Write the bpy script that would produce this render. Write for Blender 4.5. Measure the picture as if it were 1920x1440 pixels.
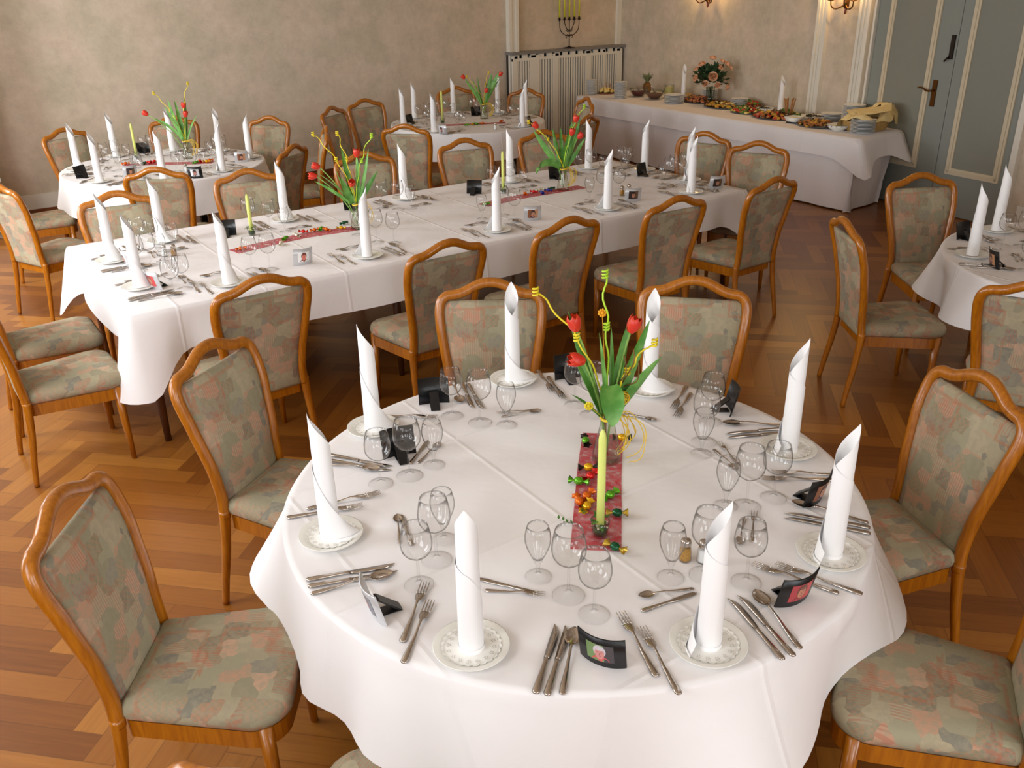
import bpy, math, random
from mathutils import Vector, Matrix

for o in list(bpy.data.objects):
    bpy.data.objects.remove(o)
S = bpy.context.scene
COL = S.collection
PI = math.pi
RND = random.Random(11)

# ------------------------------------------------------------ camera, light, exposure
def setup_camera():
    cd = bpy.data.cameras.new('camera')
    cd.sensor_width = 36.0
    cd.sensor_fit = 'HORIZONTAL'
    cd.lens = 1649.7 / 1920 * 36
    cd.clip_start = 0.05
    cam = bpy.data.objects.new('camera', cd)
    COL.objects.link(cam)
    p, r, y = CAM_PRY
    Rz = Matrix(((math.cos(y), math.sin(y), 0), (-math.sin(y), math.cos(y), 0), (0, 0, 1)))
    B = Matrix(((1, 0, 0), (0, -math.sin(p), -math.cos(p)), (0, math.cos(p), -math.sin(p))))
    Rr = Matrix(((math.cos(r), -math.sin(r), 0), (math.sin(r), math.cos(r), 0), (0, 0, 1)))
    W = Rr @ B @ Rz                     # rows: right, down, forward
    M = Matrix((W[0], -W[1], -W[2])).transposed().to_4x4()
    M.translation = (0, 0, 2.2157)
    cam.matrix_world = M
    S.camera = cam
CAM_PRY = (0.43230, -0.02070, -0.59830)
setup_camera()
S.view_settings.view_transform = 'Standard'
S.view_settings.look = 'None'
S.view_settings.gamma = 1.0
S.view_settings.use_curve_mapping = False
S.view_settings.exposure = -0.53
S.cycles.max_bounces = 10
S.cycles.transparent_max_bounces = 24
S.cycles.caustics_reflective = False
S.cycles.caustics_refractive = False
wd = bpy.data.worlds.new('world')
S.world = wd
wd.use_nodes = True
wd.node_tree.nodes['Background'].inputs[0].default_value = (0.75, 0.85, 1.0, 1)
wd.node_tree.nodes['Background'].inputs[1].default_value = 1.0

def area(name, loc, size, target, power, color):
    l = bpy.data.lights.new(name, 'AREA')
    l.shape = 'RECTANGLE'
    l.size, l.size_y = size
    l.energy = power
    l.color = color
    o = bpy.data.objects.new(name, l)
    COL.objects.link(o)
    o.location = loc
    d = Vector(target) - Vector(loc)
    o.rotation_euler = d.to_track_quat('-Z', 'Y').to_euler()
    return o
DAY = (0.90, 0.955, 1.0)
WIN_Y = (-1.2, 1.2, 3.6, 6.0, 8.3)
for wy, pw in zip(WIN_Y, (30, 72, 115, 195, 178)):              # daylight through the windows of the left side wall
    area('daylight', (-1.22, wy, 1.75), (1.3, 1.9), (3.5, wy + 0.8, 0.9), pw, DAY)
for wx in (-0.2, 2.2):                         # daylight through the windows behind the camera
    area('daylight', (wx, -2.72, 1.9), (1.5, 1.9), (wx + 1.6, 4.0, 1.2), 98, DAY)

# ------------------------------------------------------------ helpers
def lin(c):
    return c / 12.92 if c <= 0.04045 else ((c + 0.055) / 1.055) ** 2.4
def rgb(r, g, b):
    return (lin(r / 255), lin(g / 255), lin(b / 255), 1)

MATS = {}
def pbsdf(name, color=(0.8, 0.8, 0.8, 1), rough=0.5, metal=0.0, spec=0.5, **kw):
    m = bpy.data.materials.new(name)
    m.use_nodes = True
    b = m.node_tree.nodes['Principled BSDF']
    b.inputs['Base Color'].default_value = color
    b.inputs['Roughness'].default_value = rough
    b.inputs['Metallic'].default_value = metal
    b.inputs['Specular IOR Level'].default_value = spec
    for k, v in kw.items():
        b.inputs[k].default_value = v
    MATS[name] = m
    return m, m.node_tree.nodes, m.node_tree.links, b
def node(ns, t, **kw):
    n = ns.new(t)
    for k, v in kw.items():
        setattr(n, k, v)
    return n
def ramp(ns, stops, interp='LINEAR'):
    r = ns.new('ShaderNodeValToRGB')
    r.color_ramp.interpolation = interp
    e = r.color_ramp.elements
    while len(e) < len(stops):
        e.new(0.5)
    for i, (p, c) in enumerate(stops):
        e[i].position = p
        e[i].color = c
    return r
def noise_tint(name, c1, c2, scale, rough=0.6, detail=4, bump=0.0, bscale=None, lo=0.35, hi=0.65, coord='Object', **kw):
    """two-tone noise material with optional fine bump"""
    m, ns, ln, b = pbsdf(name, c1, rough, **kw)
    tc = ns.new('ShaderNodeTexCoord')
    n = node(ns, 'ShaderNodeTexNoise')
    n.inputs['Scale'].default_value = scale
    n.inputs['Detail'].default_value = detail
    ln.new(tc.outputs[coord], n.inputs['Vector'])
    r = ramp(ns, [(lo, c1), (hi, c2)])
    ln.new(n.outputs['Fac'], r.inputs[0])
    ln.new(r.outputs[0], b.inputs['Base Color'])
    if bump:
        n2 = node(ns, 'ShaderNodeTexNoise')
        n2.inputs['Scale'].default_value = bscale or scale * 4
        n2.inputs['Detail'].default_value = 3
        ln.new(tc.outputs[coord], n2.inputs['Vector'])
        bp = ns.new('ShaderNodeBump')
        bp.inputs['Strength'].default_value = bump
        bp.inputs['Distance'].default_value = 0.01
        ln.new(n2.outputs['Fac'], bp.inputs['Height'])
        ln.new(bp.outputs[0], b.inputs['Normal'])
    return m

def build_materials():
    # honey coloured lacquered bentwood
    m, ns, ln, b = pbsdf('honey_wood', rgb(186, 118, 42), 0.3, spec=0.5)
    tc = ns.new('ShaderNodeTexCoord')
    mp = ns.new('ShaderNodeMapping')
    mp.inputs['Scale'].default_value = (30, 30, 3)
    n = node(ns, 'ShaderNodeTexNoise')
    n.inputs['Scale'].default_value = 3
    n.inputs['Detail'].default_value = 5
    ln.new(tc.outputs['Object'], mp.inputs[0]); ln.new(mp.outputs[0], n.inputs['Vector'])
    r = ramp(ns, [(0.3, rgb(152, 84, 8)), (0.7, rgb(182, 110, 16))])
    ln.new(n.outputs['Fac'], r.inputs[0]); ln.new(r.outputs[0], b.inputs['Base Color'])
    b.inputs['Coat Weight'].default_value = 0.35
    b.inputs['Coat Roughness'].default_value = 0.12
    # woven upholstery: sage, grey and salmon patches with fine figures
    m, ns, ln, b = pbsdf('upholstery', rgb(150, 142, 118), 0.9, spec=0.15)
    tc = ns.new('ShaderNodeTexCoord')
    v = node(ns, 'ShaderNodeTexVoronoi', distance='CHEBYCHEV')
    v.inputs['Scale'].default_value = 16
    nz = node(ns, 'ShaderNodeTexNoise'); nz.inputs['Scale'].default_value = 14; nz.inputs['Detail'].default_value = 3
    mixv = node(ns, 'ShaderNodeMix', data_type='VECTOR')
    mixv.inputs['Factor'].default_value = 0.010
    ln.new(tc.outputs['Object'], nz.inputs['Vector'])
    ln.new(tc.outputs['Object'], mixv.inputs[4]); ln.new(nz.outputs['Color'], mixv.inputs[5])
    ln.new(mixv.outputs[1], v.inputs['Vector'])
    sep = ns.new('ShaderNodeSeparateColor'); ln.new(v.outputs['Color'], sep.inputs[0])
    r = ramp(ns, [(0, rgb(152, 145, 120)), (0.2, rgb(170, 159, 132)), (0.36, rgb(190, 150, 124)), (0.46, rgb(176, 163, 136)), (0.6, rgb(136, 131, 117)), (0.72, rgb(162, 156, 130)), (0.84, rgb(194, 160, 134)), (0.93, rgb(146, 140, 124))], 'CONSTANT')
    ln.new(sep.outputs[0], r.inputs[0])
    # small check figures inside some patches
    ck = node(ns, 'ShaderNodeTexChecker'); ck.inputs['Scale'].default_value = 90
    ck.inputs[1].default_value = rgb(170, 128, 100); ck.inputs[2].default_value = rgb(134, 128, 104)
    ln.new(mixv.outputs[1], ck.inputs[0])
    g = node(ns, 'ShaderNodeMath', operation='GREATER_THAN'); g.inputs[1].default_value = 0.8
    ln.new(sep.outputs[1], g.inputs[0])
    mx = node(ns, 'ShaderNodeMix', data_type='RGBA')
    gm = node(ns, 'ShaderNodeMath', operation='MULTIPLY'); gm.inputs[1].default_value = 0.55
    ln.new(g.outputs[0], gm.inputs[0])
    ln.new(gm.outputs[0], mx.inputs[0]); ln.new(r.outputs[0], mx.inputs[6]); ln.new(ck.outputs[0], mx.inputs[7])
    # terracotta outlines round a second, larger layer of patches
    v2 = node(ns, 'ShaderNodeTexVoronoi', distance='CHEBYCHEV', feature='F1'); v2.inputs['Scale'].default_value = 7
    ln.new(mixv.outputs[1], v2.inputs['Vector'])
    pr = ramp(ns, [(0.42, (0, 0, 0, 1)), (0.45, (1, 1, 1, 1)), (0.50, (1, 1, 1, 1)), (0.53, (0, 0, 0, 1))])
    ln.new(v2.outputs['Distance'], pr.inputs[0])
    s2 = ns.new('ShaderNodeSeparateColor'); ln.new(v2.outputs['Color'], s2.inputs[0])
    g2 = node(ns, 'ShaderNodeMath', operation='GREATER_THAN'); g2.inputs[1].default_value = 0.45
    ln.new(s2.outputs[0], g2.inputs[0])
    mu = node(ns, 'ShaderNodeMath', operation='MULTIPLY'); ln.new(pr.outputs[0], mu.inputs[0]); ln.new(g2.outputs[0], mu.inputs[1])
    mu2 = node(ns, 'ShaderNodeMath', operation='MULTIPLY'); mu2.inputs[1].default_value = 0.6; ln.new(mu.outputs[0], mu2.inputs[0])
    mx2 = node(ns, 'ShaderNodeMix', data_type='RGBA'); ln.new(mu2.outputs[0], mx2.inputs[0])
    ln.new(mx.outputs[2], mx2.inputs[6]); mx2.inputs[7].default_value = rgb(176, 118, 88)
    wv = node(ns, 'ShaderNodeTexWave', wave_type='BANDS', bands_direction='X'); wv.inputs['Scale'].default_value = 32; wv.inputs['Distortion'].default_value = 0.6
    ln.new(tc.outputs['Object'], wv.inputs['Vector'])
    wr = ramp(ns, [(0.45, (0, 0, 0, 1)), (0.6, (1, 1, 1, 1))]); ln.new(wv.outputs['Fac'], wr.inputs[0])
    gw = node(ns, 'ShaderNodeMath', operation='GREATER_THAN'); gw.inputs[1].default_value = 0.78; ln.new(sep.outputs[2], gw.inputs[0])
    wm = node(ns, 'ShaderNodeMath', operation='MULTIPLY'); ln.new(wr.outputs[0], wm.inputs[0]); ln.new(gw.outputs[0], wm.inputs[1])
    wm2 = node(ns, 'ShaderNodeMath', operation='MULTIPLY'); wm2.inputs[1].default_value = 0.6; ln.new(wm.outputs[0], wm2.inputs[0])
    mxw = node(ns, 'ShaderNodeMix', data_type='RGBA'); ln.new(wm2.outputs[0], mxw.inputs[0]); ln.new(mx2.outputs[2], mxw.inputs[6]); mxw.inputs[7].default_value = rgb(174, 116, 94)
    mx2 = mxw
    n3 = node(ns, 'ShaderNodeTexNoise'); n3.inputs['Scale'].default_value = 55; n3.inputs['Detail'].default_value = 4
    ln.new(tc.outputs['Object'], n3.inputs['Vector'])
    r3 = ramp(ns, [(0.42, (0, 0, 0, 1)), (0.6, (1, 1, 1, 1))]); ln.new(n3.outputs['Fac'], r3.inputs[0])
    m3 = node(ns, 'ShaderNodeMath', operation='MULTIPLY'); m3.inputs[1].default_value = 0.55; ln.new(r3.outputs[0], m3.inputs[0])
    mx3 = node(ns, 'ShaderNodeMix', data_type='RGBA'); ln.new(m3.outputs[0], mx3.inputs[0])
    ln.new(mx2.outputs[2], mx3.inputs[6]); mx3.inputs[7].default_value = rgb(160, 152, 128)
    ln.new(mx3.outputs[2], b.inputs['Base Color'])
    n4 = node(ns, 'ShaderNodeTexNoise'); n4.inputs['Scale'].default_value = 420
    ln.new(tc.outputs['Object'], n4.inputs['Vector'])
    bp = ns.new('ShaderNodeBump'); bp.inputs['Strength'].default_value = 0.25; bp.inputs['Distance'].default_value = 0.004
    ln.new(n4.outputs['Fac'], bp.inputs['Height']); ln.new(bp.outputs[0], b.inputs['Normal'])
    # parquet
    m, ns, ln, b = pbsdf('parquet', rgb(150, 90, 40), 0.32, spec=0.45)
    at = node(ns, 'ShaderNodeAttribute', attribute_name='plank')
    uv = node(ns, 'ShaderNodeUVMap', uv_map='grain')
    mp = ns.new('ShaderNodeMapping'); mp.inputs['Scale'].default_value = (3, 60, 1)
    ln.new(uv.outputs[0], mp.inputs[0])
    n = node(ns, 'ShaderNodeTexNoise'); n.inputs['Scale'].default_value = 1.0; n.inputs['Detail'].default_value = 5
    ln.new(mp.outputs[0], n.inputs['Vector'])
    r = ramp(ns, [(0, rgb(110, 60, 20)), (0.35, rgb(140, 82, 28)), (0.7, rgb(158, 98, 36)), (1, rgb(180, 118, 48))])
    ad = node(ns, 'ShaderNodeMath', operation='MULTIPLY_ADD'); ad.inputs[1].default_value = 0.5; 
    sb = node(ns, 'ShaderNodeMath', operation='MULTIPLY_ADD'); sb.inputs[1].default_value = 0.75; sb.inputs[2].default_value = -0.12
    ln.new(at.outputs['Fac'], sb.inputs[0])
    ln.new(n.outputs['Fac'], ad.inputs[0]); ln.new(sb.outputs[0], ad.inputs[2])
    ln.new(ad.outputs[0], r.inputs[0])
    # thin dark joints between planks
    sx = ns.new('ShaderNodeSeparateXYZ'); uv2 = node(ns, 'ShaderNodeUVMap', uv_map='edge'); ln.new(uv2.outputs[0], sx.inputs[0])
    def edge(out, w):
        a = node(ns, 'ShaderNodeMath', operation='SUBTRACT'); a.inputs[1].default_value = 0.5; ln.new(out, a.inputs[0])
        c = node(ns, 'ShaderNodeMath', operation='ABSOLUTE'); ln.new(a.outputs[0], c.inputs[0])
        d = node(ns, 'ShaderNodeMath', operation='GREATER_THAN'); d.inputs[1].default_value = 0.5 - w; ln.new(c.outputs[0], d.inputs[0])
        return d
    e1 = edge(sx.outputs[0], 0.004); e2 = edge(sx.outputs[1], 0.018)
    em = node(ns, 'ShaderNodeMath', operation='MAXIMUM'); ln.new(e1.outputs[0], em.inputs[0]); ln.new(e2.outputs[0], em.inputs[1])
    ef = node(ns, 'ShaderNodeMath', operation='MULTIPLY'); ef.inputs[1].default_value = 0.45; ln.new(em.outputs[0], ef.inputs[0])
    mx = node(ns, 'ShaderNodeMix', data_type='RGBA'); ln.new(ef.outputs[0], mx.inputs[0]); ln.new(r.outputs[0], mx.inputs[6]); mx.inputs[7].default_value = rgb(88, 48, 18)
    ln.new(mx.outputs[2], b.inputs['Base Color'])
    # wallpaper: mottled beige
    m, ns, ln, b = pbsdf('wallpaper', rgb(196, 178, 152), 0.85, spec=0.2)
    tc = ns.new('ShaderNodeTexCoord')
    n = node(ns, 'ShaderNodeTexNoise'); n.inputs['Scale'].default_value = 9; n.inputs['Detail'].default_value = 8; n.inputs['Roughness'].default_value = 0.72
    ln.new(tc.outputs['Object'], n.inputs['Vector'])
    r = ramp(ns, [(0.34, rgb(194, 179, 158)), (0.5, rgb(210, 193, 171)), (0.66, rgb(221, 206, 186))])
    ln.new(n.outputs['Fac'], r.inputs[0])
    n2 = node(ns, 'ShaderNodeTexNoise'); n2.inputs['Scale'].default_value = 2.2; n2.inputs['Detail'].default_value = 5
    ln.new(tc.outputs['Object'], n2.inputs['Vector'])
    r2 = ramp(ns, [(0.4, rgb(190, 182, 158)), (0.6, rgb(222, 200, 182))]); ln.new(n2.outputs['Fac'], r2.inputs[0])
    mx = node(ns, 'ShaderNodeMix', data_type='RGBA'); mx.inputs[0].default_value = 0.35
    ln.new(r.outputs[0], mx.inputs[6]); ln.new(r2.outputs[0], mx.inputs[7]); ln.new(mx.outputs[2], b.inputs['Base Color'])
    # linen with pressed fold lines (bump only)
    for nm, per, col in (('linen', 0.62, rgb(247, 243, 243)), ('linen_pressed', 0.46, rgb(245, 240, 240))):
        m, ns, ln, b = pbsdf(nm, col, 0.75, spec=0.25)
        tc = ns.new('ShaderNodeTexCoord')
        sx = ns.new('ShaderNodeSeparateXYZ'); ln.new(tc.outputs['Object'], sx.inputs[0])
        hs = []
        for ax in (0, 1):
            a = node(ns, 'ShaderNodeMath', operation='PINGPONG'); a.inputs[1].default_value = per / 2
            o_ = node(ns, 'ShaderNodeMath', operation='ADD'); o_.inputs[1].default_value = 0.13
            ln.new(sx.outputs[ax], o_.inputs[0]); ln.new(o_.outputs[0], a.inputs[0])
            rr = ramp(ns, [(0, (1, 1, 1, 1)), (0.012, (0, 0, 0, 1))]); ln.new(a.outputs[0], rr.inputs[0]); hs.append(rr)
        mxx = node(ns, 'ShaderNodeMath', operation='MAXIMUM'); ln.new(hs[0].outputs[0], mxx.inputs[0]); ln.new(hs[1].outputs[0], mxx.inputs[1])
        n = node(ns, 'ShaderNodeTexNoise'); n.inputs['Scale'].default_value = 5; n.inputs['Detail'].default_value = 3
        ln.new(tc.outputs['Object'], n.inputs['Vector'])
        ma = node(ns, 'ShaderNodeMath', operation='MULTIPLY_ADD'); ma.inputs[1].default_value = 0.25
        ln.new(mxx.outputs[0], ma.inputs[0]); ln.new(n.outputs['Fac'], ma.inputs[2])
        bp = ns.new('ShaderNodeBump'); bp.inputs['Strength'].default_value = 0.35; bp.inputs['Distance'].default_value = 0.02
        ln.new(ma.outputs[0], bp.inputs['Height']); ln.new(bp.outputs[0], b.inputs['Normal'])
    pbsdf('napkin_linen', rgb(250, 248, 248), 0.7, spec=0.2)
    pbsdf('porcelain', rgb(240, 238, 230), 0.18, spec=0.5)
    pbsdf('buffet_porcelain', rgb(238, 238, 236), 0.25)
    pbsdf('blue_rim', rgb(70, 82, 110), 0.3)
    m, ns, ln, b = pbsdf('doily_paper', rgb(246, 244, 238), 0.9, spec=0.1)
    pbsdf('steel', rgb(196, 186, 176), 0.16, 1.0)
    pbsdf('dark_iron', rgb(46, 36, 30), 0.45, 0.6)
    pbsdf('antique_brass', rgb(112, 74, 36), 0.35, 0.9)
    pbsdf('black_card', rgb(16, 16, 18), 0.35)
    pbsdf('silver_card', rgb(206, 206, 208), 0.3, 0.35)
    pbsdf('white_paint', rgb(232, 226, 212), 0.45)
    pbsdf('grey_shelf', rgb(128, 124, 120), 0.4)
    pbsdf('cavity', rgb(52, 46, 40), 0.9)
    pbsdf('door_blue', rgb(142, 146, 138), 0.5)
    pbsdf('door_panel', rgb(138, 138, 126), 0.55)
    pbsdf('door_trim', rgb(214, 200, 172), 0.45)
    pbsdf('skirting_wood', rgb(120, 66, 28), 0.4)
    pbsdf('table_wood', rgb(84, 46, 22), 0.4)
    pbsdf('table_black', rgb(22, 20, 20), 0.4)
    pbsdf('ceiling_wood', rgb(214, 200, 180), 0.7)
    pbsdf('candle_wax', rgb(222, 230, 124), 0.45, **{'Subsurface Weight': 0.0})
    pbsdf('candelabra_wax', rgb(200, 200, 44), 0.45)
    pbsdf('wick', rgb(60, 50, 40), 0.9)
    noise_tint('tulip_leaf', rgb(78, 138, 52), rgb(120, 172, 84), 18, 0.45)
    noise_tint('tulip_stem', rgb(120, 160, 70), rgb(146, 180, 90), 20, 0.5)
    # red tulip petals, yellow towards the edges (object z of the head)
    m, ns, ln, b = pbsdf('tulip_petal', rgb(222, 66, 36), 0.4)
    tc = ns.new('ShaderNodeTexCoord'); n = node(ns, 'ShaderNodeTexNoise'); n.inputs['Scale'].default_value = 60
    ln.new(tc.outputs['Object'], n.inputs['Vector'])
    at = node(ns, 'ShaderNodeAttribute', attribute_name='edge')
    ad = node(ns, 'ShaderNodeMath', operation='MULTIPLY_ADD'); ad.inputs[1].default_value = 0.5; ln.new(n.outputs['Fac'], ad.inputs[0]); ln.new(at.outputs['Fac'], ad.inputs[2])
    r = ramp(ns, [(0.4, rgb(212, 48, 32)), (0.72, rgb(228, 76, 36)), (1.0, rgb(246, 176, 44))]); ln.new(ad.outputs[0], r.inputs[0]); ln.new(r.outputs[0], b.inputs['Base Color'])
    pbsdf('yellow_ribbon', rgb(236, 214, 40), 0.4)
    pbsdf('lime_ribbon', rgb(186, 226, 50), 0.4)
    noise_tint('willow_twig', rgb(104, 74, 36), rgb(140, 104, 54), 30, 0.7)
    noise_tint('bast', rgb(222, 180, 30), rgb(240, 206, 70), 60, 0.8)
    pbsdf('orange_bead', rgb(240, 168, 30), 0.5)
    # red organza
    m, ns, ln, b = pbsdf('organza', rgb(206, 52, 66), 0.5)
    tr = ns.new('ShaderNodeBsdfTransparent'); ms = ns.new('ShaderNodeMixShader')
    tc = ns.new('ShaderNodeTexCoord'); n = node(ns, 'ShaderNodeTexNoise'); n.inputs['Scale'].default_value = 46; n.inputs['Detail'].default_value = 4
    ln.new(tc.outputs['Object'], n.inputs['Vector'])
    r = ramp(ns, [(0.35, (0.38, 0.38, 0.38, 1)), (0.65, (0.86, 0.86, 0.86, 1))]); ln.new(n.outputs['Fac'], r.inputs[0])
    ln.new(r.outputs[0], ms.inputs[0]); ln.new(tr.outputs[0], ms.inputs[1]); ln.new(b.outputs[0], ms.inputs[2])
    ln.new(ms.outputs[0], ns['Material Output'].inputs[0])
    for nm, c in (('foil_green', (96, 168, 30)), ('foil_yellow', (236, 180, 24)), ('foil_red', (214, 34, 30)), ('foil_orange', (232, 110, 20)), ('foil_dark_green', (20, 84, 50)), ('foil_gold', (206, 170, 60)), ('foil_white', (232, 222, 200)), ('foil_blue', (40, 60, 160))):
        pbsdf(nm, rgb(*c), 0.22, 0.45)
    # thin clear glass
    def glass(nm, tint, edge):
        m = bpy.data.materials.new(nm); m.use_nodes = True; MATS[nm] = m
        ns = m.node_tree.nodes; ln = m.node_tree.links; ns.remove(ns['Principled BSDF'])
        tr = ns.new('ShaderNodeBsdfTransparent'); gl = ns.new('ShaderNodeBsdfGlossy'); gl.inputs['Roughness'].default_value = 0.02
        lw = ns.new('ShaderNodeLayerWeight'); lw.inputs[0].default_value = 0.5
        r = ramp(ns, [(0.0, tint), (0.62, tint), (1.0, edge)]); ln.new(lw.outputs['Facing'], r.inputs[0]); ln.new(r.outputs[0], tr.inputs[0])
        pw = node(ns, 'ShaderNodeMath', operation='POWER'); pw.inputs[1].default_value = 5.0; ln.new(lw.outputs['Facing'], pw.inputs[0])
        fr = node(ns, 'ShaderNodeMath', operation='MULTIPLY_ADD'); fr.inputs[1].default_value = 0.8; fr.inputs[2].default_value = 0.04; ln.new(pw.outputs[0], fr.inputs[0])
        ms = ns.new('ShaderNodeMixShader'); ln.new(fr.outputs[0], ms.inputs[0]); ln.new(tr.outputs[0], ms.inputs[1]); ln.new(gl.outputs[0], ms.inputs[2])
        ln.new(ms.outputs[0], ns['Material Output'].inputs[0])
    glass('clear_glass', (0.985, 0.985, 0.985, 1), (0.42, 0.41, 0.40, 1))
    glass('vase_glass', (0.93, 0.94, 0.90, 1), (0.35, 0.36, 0.32, 1))
    glass('pane_glass', (0.98, 0.98, 0.98, 1), (0.6, 0.6, 0.6, 1))
    pbsdf('salt', rgb(238, 238, 236), 0.9)
    noise_tint('pepper', rgb(196, 146, 62), rgb(150, 108, 50), 300, 0.9)
    noise_tint('ivy', rgb(40, 84, 34), rgb(96, 140, 60), 60, 0.5)
    noise_tint('rose_petal', rgb(238, 176, 130), rgb(246, 206, 170), 40, 0.6)
    noise_tint('bouquet_leaf', rgb(30, 52, 30), rgb(58, 86, 48), 25, 0.5)
    noise_tint('pineapple_leaf', rgb(88, 104, 70), rgb(130, 138, 96), 25, 0.5)
    noise_tint('pineapple_skin', rgb(150, 100, 40), rgb(96, 70, 30), 40, 0.7, bump=0.6)
    pbsdf('jelly_red', rgb(96, 14, 22), 0.15)
    pbsdf('mousse_brown', rgb(112, 66, 48), 0.5)
    pbsdf('cream_yellow', rgb(226, 212, 140), 0.5)
    pbsdf('smoke_glass', rgb(120, 104, 92), 0.1, **{'Transmission Weight': 0.6})
    for nm, a, c in (('cheese', (232, 196, 96), (242, 220, 150)), ('salmon_meat', (214, 138, 96), (188, 100, 70)), ('roast_meat', (140, 74, 36), (196, 128, 60)), ('egg_yellow', (228, 182, 62), (204, 136, 34)), ('salad_green', (66, 110, 34), (112, 146, 60)), ('dark_salad', (46, 38, 24), (84, 66, 36)), ('tomato', (176, 40, 26), (206, 70, 36)), ('bread', (150, 96, 48), (184, 130, 74))):
        noise_tint(nm, rgb(*a), rgb(*c), 60, 0.5)
    pbsdf('platter_steel', rgb(150, 150, 152), 0.2, 0.9)
    noise_tint('wicker', rgb(190, 146, 78), rgb(222, 184, 116), 90, 0.7, bump=0.7)
    noise_tint('yellow_napkin', rgb(236, 206, 138), rgb(246, 222, 164), 12, 0.8)
    pbsdf('bulb_glow', (1, 0.8, 0.45, 1), 0.4, **{'Emission Color': (1, 0.62, 0.22, 1), 'Emission Strength': 14.0})
    pbsdf('bronze_red', rgb(120, 54, 40), 0.4, 0.3)
    pbsdf('radiator_white', rgb(226, 222, 212), 0.4)
    pbsdf('blue_glaze', rgb(60, 74, 110), 0.3)
build_materials()

_flat = {}
def flat(r, g, b, rough=0.35):
    k = (r, g, b)
    if k not in _flat:
        _flat[k] = pbsdf('print_%02x%02x%02x' % k, rgb(r, g, b), rough)[0]
    return _flat[k]

# ---- mesh building
class MB:
    """collects shapes; make(name, material(s)) turns them into one mesh datablock"""
    def __init__(s):
        s.v, s.f, s.m, s.sm = [], [], [], []
    def add(s, V, F, mi=0, smooth=True):
        b = len(s.v)
        s.v += [tuple(p) for p in V]
        for f in F:
            s.f.append([i + b for i in f]); s.m.append(mi); s.sm.append(smooth)
        return s
    def grid(s, rows, mi=0, closed=False, smooth=True, cap0=False, cap1=False):
        n = len(rows[0]); V = [p for r in rows for p in r]; F = []
        for i in range(len(rows) - 1):
            for j in range(n if closed else n - 1):
                k = (j + 1) % n
                F.append((i * n + j, i * n + k, (i + 1) * n + k, (i + 1) * n + j))
        if cap0: F.append(tuple(reversed(range(n))))
        if cap1: F.append(tuple((len(rows) - 1) * n + j for j in range(n)))
        return s.add(V, F, mi, smooth)
    def lathe(s, prof, seg=24, mi=0, at=(0, 0, 0), smooth=True, cap0=False, cap1=False):
        rows = [[(at[0] + r * math.cos(2 * PI * j / seg), at[1] + r * math.sin(2 * PI * j / seg), at[2] + z) for j in range(seg)] for r, z in prof]
        return s.grid(rows, mi, True, smooth, cap0, cap1)
    def tube(s, pts, rad, seg=8, mi=0, closed=False, cap=True, sx=1.0):
        P = [Vector(p) for p in pts]; n = len(P)
        R = rad if isinstance(rad, (list, tuple)) else [rad] * n
        rows = []; ref = None
        for i in range(n):
            if closed: t = P[(i + 1) % n] - P[i - 1]
            else: t = P[min(i + 1, n - 1)] - P[max(i - 1, 0)]
            t = t.normalized() if t.length > 1e-9 else Vector((0, 0, 1))
            if ref is None:
                ref = Vector((0, 1, 0)) if abs(t.y) < 0.9 else Vector((1, 0, 0))
            a = (ref - t * ref.dot(t)).normalized(); ref = a
            b = t.cross(a)
            rows.append([P[i] + a * (R[i] * math.cos(2 * PI * j / seg)) + b * (R[i] * sx * math.sin(2 * PI * j / seg)) for j in range(seg)])
        if closed: rows.append(rows[0])
        return s.grid(rows, mi, True, True, cap and not closed, cap and not closed)
    def box(s, a, b, mi=0, M=None):
        V = [Vector((x, y, z)) for x in (a[0], b[0]) for y in (a[1], b[1]) for z in (a[2], b[2])]
        if M: V = [M @ p for p in V]
        return s.add(V, [(0, 1, 3, 2), (4, 6, 7, 5), (0, 4, 5, 1), (2, 3, 7, 6), (0, 2, 6, 4), (1, 5, 7, 3)], mi, False)
    def ball(s, c, r, seg=12, rings=8, mi=0, sc=(1, 1, 1)):
        rows = []
        for i in range(rings + 1):
            t = PI * i / rings
            rr, z = max(math.sin(t), 1e-3), -math.cos(t)
            rows.append([(c[0] + r * sc[0] * rr * math.cos(2 * PI * j / seg), c[1] + r * sc[1] * rr * math.sin(2 * PI * j / seg), c[2] + r * sc[2] * z) for j in range(seg)])
        return s.grid(rows, mi, True)
    def xf(s, M, frm=0):
        for i in range(frm, len(s.v)):
            s.v[i] = tuple(M @ Vector(s.v[i]))
        return s
    def make(s, name, mats):
        me = bpy.data.meshes.new(name)
        me.from_pydata([tuple(p) for p in s.v], [], s.f)
        for m in (mats if isinstance(mats, (list, tuple)) else [mats]):
            me.materials.append(MATS[m] if isinstance(m, str) else m)
        me.polygons.foreach_set('material_index', s.m)
        me.polygons.foreach_set('use_smooth', s.sm)
        me.update()
        return me

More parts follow.
